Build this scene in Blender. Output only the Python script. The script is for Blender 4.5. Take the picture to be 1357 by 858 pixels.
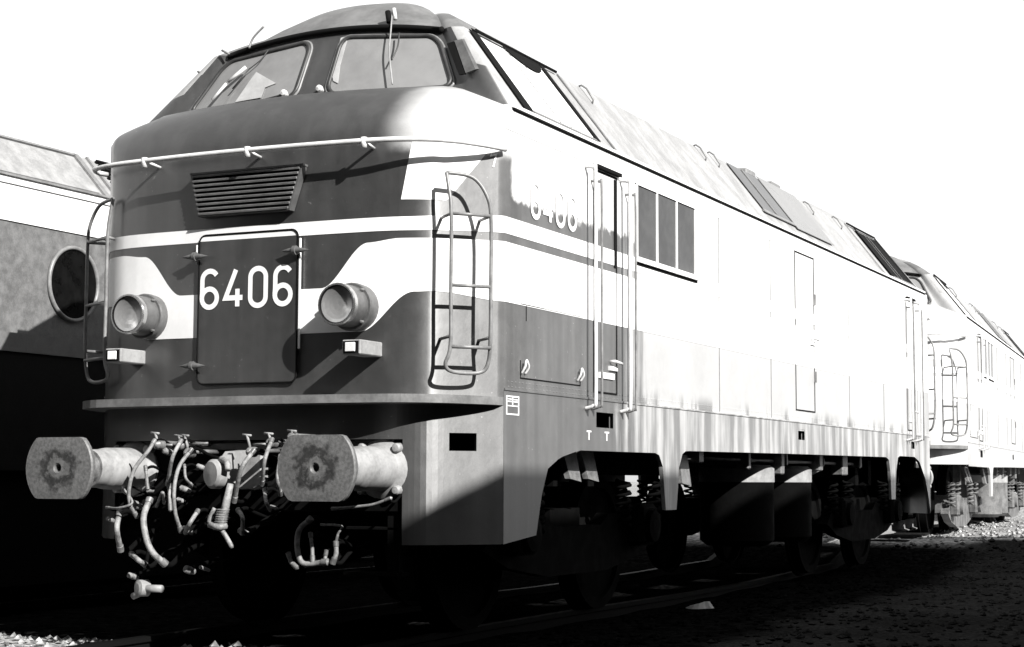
import bpy, math, random
from mathutils import Vector, Matrix
random.seed(7)
S = bpy.context.scene
for o in list(bpy.data.objects): bpy.data.objects.remove(o)
PI = math.pi

# ---------------------------------------------------------------- camera
ROT = Matrix(((0.90131657, 0.03602626, 0.43166022), (0.4331464, -0.08313901, -0.89748098), (0.00355492, 0.99588655, -0.09053921)))
CAM = Vector((5.84689674, -8.53339846, 0.98706795))
FPX, PX, PY = 2288.528, 678.5, 429.0
cd = bpy.data.cameras.new('camera'); cam = bpy.data.objects.new('camera', cd)
S.collection.objects.link(cam); S.camera = cam
cam.matrix_world = Matrix.Translation(CAM) @ ROT.to_4x4()
cd.sensor_width = 36; cd.lens = FPX / 1357 * 36; cd.clip_start = .05; cd.clip_end = 3000

# ---------------------------------------------------------------- sky, sun, exposure
SUN_EL = math.radians(32); PHI = math.radians(62)      # PHI: from the loco's front normal (-y) towards +x
sd = Vector((math.sin(PHI) * math.cos(SUN_EL), -math.cos(PHI) * math.cos(SUN_EL), math.sin(SUN_EL)))
W = bpy.data.worlds.new('World'); S.world = W; W.use_nodes = True
nt = W.node_tree; bg = nt.nodes['Background']
sky = nt.nodes.new('ShaderNodeTexSky'); sky.sky_type = 'NISHITA'; sky.sun_disc = False
sky.sun_elevation = SUN_EL; sky.sun_rotation = math.atan2(sd.x, sd.y)
sky.air_density = 4.0; sky.dust_density = 0; sky.ozone_density = 1.0
bw = nt.nodes.new('ShaderNodeRGBToBW')                    # black-and-white film: a neutral sky
nt.links.new(sky.outputs[0], bw.inputs[0]); nt.links.new(bw.outputs[0], bg.inputs[0])
bg.inputs[1].default_value = 0.105
sl = bpy.data.lights.new('sun', 'SUN'); sun = bpy.data.objects.new('sun', sl); S.collection.objects.link(sun)
sl.energy = 5.0; sl.angle = math.radians(0.5); sl.color = (1, .985, .96)
sun.rotation_euler = (-sd).to_track_quat('-Z', 'Y').to_euler(); sun.location = (40, -20, 40)
S.view_settings.view_transform = 'Standard'; S.view_settings.look = 'None'
S.view_settings.exposure = 1.0; S.view_settings.gamma = 1; S.view_settings.use_curve_mapping = False

# ---------------------------------------------------------------- helpers
def at(px, py, Y):
    "point of the photograph's pixel on the plane y = Y"
    r = ROT @ Vector((px - PX, -(py - PY), -FPX)); t = (Y - CAM.y) / r.y
    return CAM + r * t

class MB:
    def __init__(s): s.v = []; s.f = []; s.m = []; s.sm = []
    def add(s, vs, fs, mi=0, smooth=False):
        b = len(s.v); s.v += [tuple(p) for p in vs]
        for f in fs: s.f.append([b + i for i in f]); s.m.append(mi); s.sm.append(smooth)
    def box(s, x0, x1, y0, y1, z0, z1, mi=0, M=None, bev=0):
        if x0 > x1: x0, x1 = x1, x0
        if y0 > y1: y0, y1 = y1, y0
        if z0 > z1: z0, z1 = z1, z0
        b = min(bev, (x1-x0)*.45, (y1-y0)*.45, (z1-z0)*.45)
        if b <= 0:
            vs = [Vector((x, y, z)) for z in (z0, z1) for y in (y0, y1) for x in (x0, x1)]
            fs = [(0,2,3,1), (4,5,7,6), (0,1,5,4), (2,6,7,3), (0,4,6,2), (1,3,7,5)]
        else:
            vs = []; idx = {}
            for ix, x in ((0, x0), (1, x1)):
                for iy, y in ((0, y0), (1, y1)):
                    for iz, z in ((0, z0), (1, z1)):
                        sx, sy, sz = (b if ix == 0 else -b), (b if iy == 0 else -b), (b if iz == 0 else -b)
                        idx[ix,iy,iz,'x'] = len(vs); vs.append(Vector((x, y+sy, z+sz)))
                        idx[ix,iy,iz,'y'] = len(vs); vs.append(Vector((x+sx, y, z+sz)))
                        idx[ix,iy,iz,'z'] = len(vs); vs.append(Vector((x+sx, y+sy, z)))
            fs = []
            for a in (0, 1):
                q = [(0,0),(0,1),(1,1),(1,0)]
                fs.append([idx[a,i,j,'x'] for i, j in (q if a == 0 else q[::-1])])
                fs.append([idx[i,a,j,'y'] for i, j in (q[::-1] if a == 0 else q)])
                fs.append([idx[i,j,a,'z'] for i, j in (q if a == 0 else q[::-1])])
            for i in (0, 1):
                for j in (0, 1):
                    fs.append([idx[i,j,0,'x'], idx[i,j,1,'x'], idx[i,j,1,'y'], idx[i,j,0,'y']])
                    fs.append([idx[i,0,j,'x'], idx[i,1,j,'x'], idx[i,1,j,'z'], idx[i,0,j,'z']])
                    fs.append([idx[0,i,j,'y'], idx[1,i,j,'y'], idx[1,i,j,'z'], idx[0,i,j,'z']])
            for i in (0,1):
                for j in (0,1):
                    for k in (0,1): fs.append([idx[i,j,k,'x'], idx[i,j,k,'y'], idx[i,j,k,'z']])
        if M: vs = [M @ p for p in vs]
        s.add(vs, fs, mi)
    def tube(s, pts, r, mi=0, n=8, closed=False, cap=True):
        pts = [Vector(p) for p in pts]
        rr = r if isinstance(r, (list, tuple)) else [r] * len(pts)
        N = len(pts); vs = []; up = None
        for i, p in enumerate(pts):
            a = pts[i-1] if (i > 0 or closed) else p; c = pts[(i+1) % N] if (i < N-1 or closed) else p
            t = (c - a)
            if t.length < 1e-9: t = Vector((0, 0, 1))
            t.normalize()
            if up is None:
                up = Vector((0, 0, 1)) if abs(t.z) < .9 else Vector((1, 0, 0))
            u = (up - t * up.dot(t))
            if u.length < 1e-6: u = t.orthogonal()
            u.normalize(); w = t.cross(u); up = u
            for k in range(n):
                g = 2*PI*k/n; vs.append(p + (u*math.cos(g) + w*math.sin(g)) * rr[i])
        fs = []
        for i in range(N if closed else N-1):
            j = (i+1) % N
            for k in range(n):
                l = (k+1) % n; fs.append((i*n+k, i*n+l, j*n+l, j*n+k))
        if cap and not closed:
            fs.append(list(range(n))[::-1]); fs.append([(N-1)*n+k for k in range(n)])
        s.add(vs, fs, mi, True)
    def lathe(s, o, ax, prof, mi=0, n=28, smooth=True, flat=None):
        "prof: (distance along ax, radius); flat: clip |z| to this"
        o = Vector(o); ax = Vector(ax).normalized(); u = ax.cross(Vector((0,0,1)))
        if u.length < 1e-4: u = Vector((1,0,0))
        u.normalize(); w = u.cross(ax)
        for i in range(len(prof)-1):
            vs = []
            for d, r in (prof[i], prof[i+1]):
                for k in range(n):
                    g = 2*PI*k/n; a, b = r*math.cos(g), r*math.sin(g)
                    if flat: b = max(-flat, min(flat, b))
                    vs.append(o + ax*d + u*a + w*b)
            s.add(vs, [(k, (k+1) % n, n+(k+1) % n, n+k) for k in range(n)], mi, smooth)
    def grid(s, rows, mi=0, smooth=True, flip=False):
        n = len(rows[0]); vs = [p for r in rows for p in r]; fs = []
        for i in range(len(rows)-1):
            for k in range(n-1):
                q = (i*n+k, i*n+k+1, (i+1)*n+k+1, (i+1)*n+k)
                fs.append(q[::-1] if flip else q)
        s.add(vs, fs, mi, smooth)
    def prism(s, poly, d, mi=0):
        "poly: 3D points (planar), d: extrusion vector"
        poly = [Vector(p) for p in poly]; d = Vector(d); n = len(poly)
        vs = poly + [p + d for p in poly]
        fs = [list(range(n))[::-1], list(range(n, 2*n))] + [(i, (i+1) % n, n+(i+1) % n, n+i) for i in range(n)]
        s.add(vs, fs, mi)
    def build(s, name, mats, parent=None, loc=None):
        me = bpy.data.meshes.new(name); me.from_pydata(s.v, [], s.f)
        for m in (mats if isinstance(mats, (list, tuple)) else [mats]): me.materials.append(m)
        me.polygons.foreach_set('material_index', s.m); me.polygons.foreach_set('use_smooth', s.sm)
        me.validate(); me.update()
        o = bpy.data.objects.new(name, me); S.collection.objects.link(o)
        if parent is not None: o.parent = parent
        return o

def tag(o, label=None, cat=None, group=None, kind=None):
    if label: o['label'] = label
    if cat: o['category'] = cat
    if group: o['group'] = group
    if kind: o['kind'] = kind
    return o
def empty(name, loc=(0,0,0), rz=0):
    o = bpy.data.objects.new(name, None); S.collection.objects.link(o)
    o.location = loc; o.rotation_euler = (0, 0, rz); return o
def copy_tree(o, parent=None, skip=()):
    if o.get('skip_copy'): return None
    c = o.copy(); S.collection.objects.link(c); c.parent = parent
    for ch in [x for x in list(bpy.data.objects) if x.parent == o]: copy_tree(ch, c)
    return c
def bez(pts, n=10):
    "Catmull-Rom through pts"
    P = [Vector(p) for p in pts]; out = []
    for i in range(len(P)-1):
        p0 = P[max(i-1, 0)]; p1 = P[i]; p2 = P[i+1]; p3 = P[min(i+2, len(P)-1)]
        for k in range(n):
            t = k/n
            out.append(.5*((2*p1) + (p2-p0)*t + (2*p0-5*p1+4*p2-p3)*t*t + (3*p1-p0-3*p2+p3)*t**3))
    out.append(P[-1]); return out

# ---------------------------------------------------------------- materials
class NT:
    def __init__(s, name):
        s.m = bpy.data.materials.new(name); s.m.use_nodes = True; s.t = s.m.node_tree
        s.b = s.t.nodes['Principled BSDF']; s.geo = None
    def n(s, typ, **kw):
        x = s.t.nodes.new(typ)
        for k, v in kw.items():
            if k.startswith('i_'): x.inputs[k[2:].replace('_', ' ')].default_value = v
            else: setattr(x, k, v)
        return x
    def l(s, a, b): s.t.links.new(a, b)
    def math(s, op, a, b=None, c=None):
        x = s.n('ShaderNodeMath', operation=op)
        for i, q in enumerate((a, b, c)):
            if q is None: continue
            if isinstance(q, (int, float)): x.inputs[i].default_value = q
            else: s.l(q, x.inputs[i])
        return x.outputs[0]
    def coords(s):
        tc = s.n('ShaderNodeTexCoord'); return tc.outputs['Object']
    def noise(s, vec, scale, detail=4, rough=.55, stretch=None):
        if stretch:
            mp = s.n('ShaderNodeMapping'); mp.inputs['Scale'].default_value = stretch; s.l(vec, mp.inputs[0]); vec = mp.outputs[0]
        x = s.n('ShaderNodeTexNoise'); x.inputs['Scale'].default_value = scale; x.inputs['Detail'].default_value = detail
        x.inputs['Roughness'].default_value = rough; s.l(vec, x.inputs['Vector']); return x.outputs[0]
    def ramp(s, fac, a, b, lo=0., hi=1.):
        x = s.n('ShaderNodeMapRange'); x.interpolation_type = 'SMOOTHSTEP'
        s.l(fac, x.inputs[0]); x.inputs[1].default_value = a; x.inputs[2].default_value = b
        x.inputs[3].default_value = lo; x.inputs[4].default_value = hi; return x.outputs[0]
    def bump(s, h, strength=.3, dist=.01):
        x = s.n('ShaderNodeBump'); x.inputs['Strength'].default_value = strength; x.inputs['Distance'].default_value = dist
        s.l(h, x.inputs['Height']); s.l(x.outputs[0], s.b.inputs['Normal'])
    def col(s, v):
        if isinstance(v, (int, float)): s.b.inputs['Base Color'].default_value = (v, v, v, 1)
        else: s.l(v, s.b.inputs['Base Color'])

def simple(name, v, rough=.6, metal=0., var=.35, scale=9, bump=.15, stretch=None, bd=.004, spec=.5):
    m = NT(name); c = m.coords(); f = m.noise(c, scale, 5, .6, stretch); g = m.noise(c, scale*6, 3, .6)
    k = m.math('ADD', m.math('MULTIPLY', f, .7), m.math('MULTIPLY', g, .3))
    m.col(m.ramp(k, .3, .7, v*(1-var), v*(1+var)))
    m.l(m.ramp(f, .3, .7, rough*.85, min(1, rough*1.15)), m.b.inputs['Roughness'])
    m.b.inputs['Metallic'].default_value = metal; m.b.inputs['Specular IOR Level'].default_value = spec
    if bump: m.bump(k, bump, bd)
    return m.m

def body_paint(name, base, glare_wear):
    "locomotive paint; glare_wear > 0: painted-in sky glare and hood highlight, with chalked streaks along the side"
    m = NT(name); c = m.coords()
    sep = m.n('ShaderNodeSeparateXYZ'); m.l(c, sep.inputs[0]); X, Y, Z = sep.outputs
    n1 = m.noise(c, 2.2, 5, .6); n2 = m.noise(c, 14, 4, .6); st = m.noise(c, 5.5, 4, .6, (1, 1, .12)); fine = m.noise(c, 170, 2, .7)
    v = m.math('ADD', m.math('MULTIPLY', n1, .45), m.math('MULTIPLY', n2, .25))
    v = m.math('ADD', v, m.math('MULTIPLY', fine, .35))
    dark = m.ramp(v, .3, .7, base*.74, base*1.28)
    chips = m.math('MULTIPLY', m.ramp(m.noise(c, 42, 3, .5), .70, .74), m.ramp(n1, .45, .60))
    dark = m.math('ADD', dark, m.math('MULTIPLY', chips, .10))
    runs = m.ramp(m.noise(c, 9, 3, .6, (1, 1, .06)), .35, .75, .84, 1.16)
    dark = m.math('MULTIPLY', dark, runs)
    # flank and nose cheek painted lighter to stand in for the stronger sun there
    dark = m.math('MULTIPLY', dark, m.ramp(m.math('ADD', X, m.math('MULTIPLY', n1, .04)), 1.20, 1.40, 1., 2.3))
    if glare_wear:
        side = m.ramp(X, 1.40, 1.44)                        # painted glare only on the sunny flank
        # sky glare painted pale over the rear three quarters of the flank
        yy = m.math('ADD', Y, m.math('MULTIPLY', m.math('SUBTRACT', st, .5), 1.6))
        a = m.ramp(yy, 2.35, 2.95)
        # reflected sky painted pale on the panel above the band beside the cab door
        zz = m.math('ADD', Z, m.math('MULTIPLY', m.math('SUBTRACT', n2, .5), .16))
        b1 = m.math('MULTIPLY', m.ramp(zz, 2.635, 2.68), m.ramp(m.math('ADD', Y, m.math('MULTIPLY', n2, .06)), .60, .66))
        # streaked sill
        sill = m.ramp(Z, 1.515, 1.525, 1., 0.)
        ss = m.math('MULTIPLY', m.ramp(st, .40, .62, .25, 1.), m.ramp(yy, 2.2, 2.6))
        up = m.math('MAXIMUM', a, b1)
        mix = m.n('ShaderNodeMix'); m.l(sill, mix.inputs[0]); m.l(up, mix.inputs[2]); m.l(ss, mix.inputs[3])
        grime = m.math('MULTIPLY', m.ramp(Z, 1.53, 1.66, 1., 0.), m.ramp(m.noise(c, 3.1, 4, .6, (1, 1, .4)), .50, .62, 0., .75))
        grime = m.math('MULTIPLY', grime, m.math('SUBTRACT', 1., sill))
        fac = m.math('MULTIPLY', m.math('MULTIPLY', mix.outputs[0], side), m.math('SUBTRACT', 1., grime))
        hood = m.math('MULTIPLY', m.ramp(m.math('ADD', X, m.math('MULTIPLY', m.math('SUBTRACT', n1, .5), .10)), .84, 1.12), m.ramp(m.math('ADD', Z, m.math('MULTIPLY', m.math('SUBTRACT', n2, .5), .05)), 2.86, 2.94))  # soft corner highlight painted pale into the hood
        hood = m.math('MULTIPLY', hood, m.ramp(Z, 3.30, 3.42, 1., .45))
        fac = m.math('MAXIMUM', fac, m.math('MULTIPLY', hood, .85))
        pal = m.math('MULTIPLY', m.ramp(v, .3, .7, glare_wear*.86, glare_wear*1.08), m.ramp(Z, 1.95, 2.3, 1., 1.5))
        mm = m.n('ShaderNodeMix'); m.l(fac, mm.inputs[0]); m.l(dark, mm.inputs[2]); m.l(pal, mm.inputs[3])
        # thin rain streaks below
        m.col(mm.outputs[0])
    else: m.col(dark)
    m.l(m.ramp(v, .3, .7, .36, .45), m.b.inputs['Roughness']); m.b.inputs['Specular IOR Level'].default_value = 1.0; m.b.inputs['IOR'].default_value = 1.6
    tg = m.n('ShaderNodeTangent'); tg.direction_type = 'RADIAL'; tg.axis = 'Z'; m.l(tg.outputs[0], m.b.inputs['Tangent'])
    m.b.inputs['Anisotropic'].default_value = .72; m.b.inputs['Anisotropic Rotation'].default_value = .25
    m.bump(m.math('ADD', m.math('MULTIPLY', n1, 1.), m.math('MULTIPLY', n2, .15)), .12, .02)
    return m.m

M = {}
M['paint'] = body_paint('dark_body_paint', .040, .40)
M['paint_plain'] = body_paint('dark_nose_paint', .040, 0)
M['band'] = simple('pale_band_paint', .78, .35, var=.06, scale=4, bump=.05)
M['white'] = simple('white_number_paint', .8, .5, var=.04, bump=0)
M['roofpaint'] = simple('grey_roof_paint', .275, .5, var=.24, scale=5, bump=.2, stretch=(1, 1, .3))
M['roofgrey'] = simple('dome_roof_paint', .13, .5, var=.3, scale=4, bump=.2)
M['black'] = simple('underframe_black', .003, .9, var=.5, scale=8, bump=.3, spec=.05)
M['gap'] = simple('panel_gap', .006, .9, var=.2, bump=0, spec=.1)
M['rubber'] = simple('window_rubber', .03, .5, var=.3, bump=0)
M['metal'] = simple('worn_steel', .16, .45, .3, var=.5, scale=14, bump=.4)
M['plate'] = simple('buffer_plate_steel', .11, .55, .2, var=.4, scale=9, bump=.5)
M['castwhite'] = simple('pale_buffer_casing', .25, .55, var=.3, scale=7, bump=.3)
M['hose'] = simple('pale_hose', .19, .6, var=.6, scale=22, bump=.3)
M['rail'] = simple('handrail_paint', .6, .35, var=.2, scale=6, bump=.1)
M['ladder'] = simple('ladder_grey', .17, .4, var=.3, scale=10, bump=.1)
M['slat'] = simple('grille_slat_grey', .085, .4, var=.2, scale=10, bump=.05)
M['chrome'] = simple('lamp_rim_chrome', .55, .22, .9, var=.15, bump=0)
M['glasspale'] = simple('sky_pale_windscreen_glass', .20, .14, var=.15, scale=2, bump=0)  # pale colour stands in for sky in the windscreens
M['glassdark'] = simple('dark_window_glass', .03, .12, var=.6, scale=2.5, bump=.05)
M['glassgrey'] = simple('tinted_roof_panel', .20, .3, var=.1, scale=3, bump=.05)
M['pale_pane_mark'] = simple('pale_pane_paint', .36, .4, var=.15, bump=0)  # for the paper sheet and the painted pane reflection
M['glassglare'] = simple('sky_glare_window_glass', .72, .6, var=.04, bump=0)  # white colour stands in for sky reflected in the cab side glass
M['lamp_glass'] = simple('lamp_reflector_glass', .50, .22, .65, var=.12, scale=9, bump=.15, bd=.01)
M['lamp_white'] = simple('marker_lamp_white', .75, .3, var=.1, bump=0)
M['railsteel'] = simple('rail_steel', .10, .6, 0, var=.5, scale=5, bump=.3, spec=.3)
rm = NT('rail_steel_shaded_then_sunlit'); c = rm.coords(); sp_ = rm.n('ShaderNodeSeparateXYZ'); rm.l(c, sp_.inputs[0])
f_ = rm.ramp(sp_.outputs[1], 24.4, 25.6, .006, .22); rm.col(f_); rm.b.inputs['Roughness'].default_value = .6; rm.b.inputs['Specular IOR Level'].default_value = .02  # shade painted dark on the near rails, sunlit tone beyond
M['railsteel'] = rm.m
M['oilrail'] = simple('oil_black_rail', .006, .8, var=.5, bump=.3, spec=.02)
M['wood'] = simple('tarred_sleeper', .012, .9, var=.5, scale=6, bump=.6, spec=.0)
M['sheet'] = simple('left_body_paint', .125, .5, var=.32, scale=14, bump=.2)
M['brick'] = simple('shed_wall_render', .03, .85, var=.3, scale=1.5, bump=.3)
M['tiles'] = simple('shed_roof_sheet', .05, .7, var=.3, scale=1.5, bump=.3)

# ================================================================= ground
def ground_h(x, y):
    "built-up ballast beyond the first locomotive"
    k = max(0, min(1, (y - 11.2) / 2.2)); k = k*k*(3-2*k)
    lf = max(0, min(1, (x + 14) / 6)); rt = 1
    far = max(0, min(1, (y - 60) / 60))
    h = .30 * k * lf * (1 - far)
    e = math.hypot(x, y)
    # slight unevenness near the tracks
    if e < 40: h += .012*math.sin(2.1*x + .7*y) + .008*math.sin(4.7*y - 1.3*x)
    return h - .04

gm = NT('ground_ballast_and_tarmac'); c = gm.coords()
sep = gm.n('ShaderNodeSeparateXYZ'); gm.l(c, sep.inputs[0]); X, Y, Z = sep.outputs
vor = gm.n('ShaderNodeTexVoronoi'); vor.inputs['Scale'].default_value = 17; gm.l(c, vor.inputs['Vector'])
vcol = gm.n('ShaderNodeRGBToBW'); gm.l(vor.outputs['Color'], vcol.inputs[0])
n1 = gm.noise(c, .8, 5, .6); n2 = gm.noise(c, 30, 4, .6)
pale = gm.math('MULTIPLY', gm.ramp(vcol.outputs[0], .1, .9, .25, .50), gm.ramp(vor.outputs['Distance'], .25, .75, 1., .45))
shade_tone = gm.math('MULTIPLY', gm.ramp(vcol.outputs[0], .1, .9, .002, .008), 1.)
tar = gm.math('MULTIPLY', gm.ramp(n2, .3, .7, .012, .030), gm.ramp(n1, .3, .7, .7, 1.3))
# shade painted black into the ballast where the engines stand: x from -2.6 to ~2, up to the end of the stand at y = 13
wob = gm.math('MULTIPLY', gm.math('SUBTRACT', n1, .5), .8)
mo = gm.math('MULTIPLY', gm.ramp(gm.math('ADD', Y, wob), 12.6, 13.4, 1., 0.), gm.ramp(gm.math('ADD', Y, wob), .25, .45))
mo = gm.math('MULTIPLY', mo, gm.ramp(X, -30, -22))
# tarmac apron to the right of a slanting edge
edge = gm.math('ADD', gm.math('ADD', X, gm.math('MULTIPLY', Y, .053)), wob)
mt = gm.math('MULTIPLY', gm.ramp(edge, 2.2, 2.6), gm.ramp(gm.math('ADD', Y, wob), 13.4, 14.2, 1., 0.))
m2 = gm.math('MULTIPLY', gm.ramp(gm.math('ADD', X, wob), -.6, .2), gm.ramp(Y, 0, .6, 1., 0.))
mo = gm.math('MAXIMUM', mo, m2)
# black ground painted to cut bounce light: the whole yard outside the pale patch at the front left and the gravel beyond the first engine
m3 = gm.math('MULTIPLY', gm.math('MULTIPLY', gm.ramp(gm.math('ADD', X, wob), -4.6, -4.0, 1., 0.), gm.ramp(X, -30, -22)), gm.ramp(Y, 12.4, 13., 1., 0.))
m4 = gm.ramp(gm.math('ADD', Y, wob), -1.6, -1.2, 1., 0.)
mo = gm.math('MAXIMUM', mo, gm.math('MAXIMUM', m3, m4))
mx = gm.n('ShaderNodeMix'); gm.l(mo, mx.inputs[0]); gm.l(pale, mx.inputs[2]); gm.l(shade_tone, mx.inputs[3])
mx2 = gm.n('ShaderNodeMix'); gm.l(mt, mx2.inputs[0]); gm.l(mx.outputs[0], mx2.inputs[2]); gm.l(tar, mx2.inputs[3])
gm.col(mx2.outputs[0]); gm.b.inputs['Roughness'].default_value = .95; gm.b.inputs['Specular IOR Level'].default_value = .0
gm.bump(gm.math('ADD', gm.math('MULTIPLY', vor.outputs['Distance'], -1.), gm.math('MULTIPLY', n2, .3)), .9, .04)
g = MB()
xs = [-1500, -600, -250, -120, -60, -35] + [-22 + i*.5 for i in range(89)] + [28, 40, 70, 150, 400, 1500]
ys = [-1500, -500, -200, -80, -40] + [-20 + i*.5 for i in range(121)] + [46, 55, 70, 90, 120, 170, 260, 500, 1000, 2000]
g.grid([[Vector((x, y, ground_h(x, y))) for x in xs] for y in ys], 0, True)
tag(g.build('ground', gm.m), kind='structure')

# ================================================================= track under the engines
def track(cx, y0, y1, label, curve=0., lift=None):
    root = empty('railway_track', (cx, y0, 0)); tag(root, label, 'railway track')
    def pt(s, off, z):                                     # arc length s from y0
        a = 0 if s < 12.6 else (s - 12.6) * curve
        x = 0 if s < 12.6 else -(s-12.6)**2 * curve / 2
        h = 0 if lift is None else lift(cx + x + off, y0 + s)
        return Vector((x + off, s, z + h))
    n = int((y1 - y0) / .6)
    sb = MB()
    for i in range(n):
        s = i*.6 + .1; j = random.uniform(-.03, .03)
        p = pt(s, 0, 0)
        sb.box(p.x - 1.25 + j, p.x + 1.25 + j, p.y, p.y + .25, p.z - .12, p.z + .02, bev=.012)
    sb.build('sleeper_row', M['wood'], root)
    for sgn in (-1, 1):
        rb = MB(); prof = [(-.07, 0), (.07, 0), (.07, .012), (.012, .03), (.012, .11), (.035, .12), (.035, .15), (-.035, .15), (-.035, .12), (-.012, .11), (-.012, .03), (-.07, .012)]
        st = [i * (y1-y0) / 60 for i in range(61)]
        rows = [[pt(s, sgn*.7525 + q[0], .02 + q[1]) for q in prof + [prof[0]]] for s in st]
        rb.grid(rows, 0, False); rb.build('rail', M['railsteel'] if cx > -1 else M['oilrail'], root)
    return root
track(0, -12, 70, 'curving railway track running beneath the numbered locomotive and the one behind it', .0052, lambda x, y: ground_h(0, y) + (-.10 if y < 12 else min(.02, -.10 + (y-12)*.06)))
track(-4.5, -12, 60, 'parallel railway track under the left-hand locomotive with the porthole', 0, lambda x, y: ground_h(-4.5, y) - .10)

# ================================================================= the locomotive
L = 12.45
def plan_half():
    "front centre -> side at mid length; returns list of (x, y)"
    a = [(.86*i/10, .044*(i/10)**2) for i in range(11)]
    b = [(x, y) for x, y, _ in bez([(.86, .044, 0), (1.0, .073, 0), (1.12, .13, 0), (1.21, .215, 0), (1.45, .5, 0)], 6)][1:]
    s = [(1.45, .5 + (L/2-.5)*i/12) for i in range(1, 13)]
    return a, b, s
PA, PB, PS = plan_half()
PH = PA + PB + PS; NA, NB = len(PA), len(PB)
# arc length along the half plan
AL = [0]
for i in range(1, len(PH)): AL.append(AL[-1] + math.dist(PH[i], PH[i-1]))
def plan_at(u, off=0.):
    "signed arc length from the front centre; off = outward offset"
    sg = 1 if u >= 0 else -1; u = abs(u)
    i = 1
    while i < len(AL)-1 and AL[i] < u: i += 1
    t = (u - AL[i-1]) / (AL[i] - AL[i-1]); p, q = PH[i-1], PH[i]
    dx, dy = q[0]-p[0], q[1]-p[1]; l = math.hypot(dx, dy)
    def nrm(k):
        a = PH[max(k-1, 0)]; b = PH[min(k+1, len(PH)-1)]; ex, ey = b[0]-a[0], b[1]-a[1]
        if k == 0: ex, ey = 1, 0
        m = math.hypot(ex, ey); return ey/m, -ex/m
    n0, n1 = nrm(i-1), nrm(i); nx, ny = n0[0]*(1-t)+n1[0]*t, n0[1]*(1-t)+n1[1]*t
    m = math.hypot(nx, ny); nx /= m; ny /= m
    return (sg*(p[0]+dx*t + nx*off), p[1]+dy*t + ny*off), (sg*nx, ny)
U_CORNER = AL[NA-1]; U_SIDE = AL[NA+NB-1]; U_MID = AL[-1]
def u_of_y(y): return U_SIDE + (y - .5)
def u_of_x(x): return math.copysign(min(abs(x)*1.0006, 2), x)

def full_ring(half):
    "half: list of 3D points front centre -> mid side (x>=0). Returns the closed ring"
    r = [Vector(p) for p in half]
    rear = [Vector((p.x, L-p.y, p.z)) for p in r[::-1]][1:]
    right = r + rear                                     # front centre .. rear centre along +x
    left = [Vector((-p.x, p.y, p.z)) for p in right[::-1]][1:]
    return right + left

# upper ring curves -------------------------------------------------
def qring():
    out = []
    for i, (x, y) in enumerate(PA): t = i/10; out.append((1.04*t, .70 + .05*t*t, 3.415 - .03*t*t))
    for i, (x, y) in enumerate(PB):
        t = (i+1)/NB; out.append((1.04 + .385*t, .75 - .13*math.sin(t*PI/2)**1.5*1.0, 3.385 - .175*t))
    for (x, y) in PS: out.append((1.425, max(y, .64) if y < 1 else y, 3.21))
    return out
def tring():
    out = []
    for i in range(len(PA)): t = i/10; out.append((.80*t, .90 + .03*t*t, 3.90 - .075*t*t))
    for i in range(NB):
        t = (i+1)/NB; out.append((.80 + .15*t, .93 - .04*math.sin(t*PI), 3.825 + .005*t))
    for (x, y) in PS: out.append((.95, y + .42*max(0, 1-(y-.5)/3), 3.83))
    return out
Q = qring(); T = tring()
def z0_of(i): return 2.93 if i < NA else 2.93 + (3.19-2.93)*min(1, ((i-NA+1)/NB))**1.4 if i < NA+NB else 3.19

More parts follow.
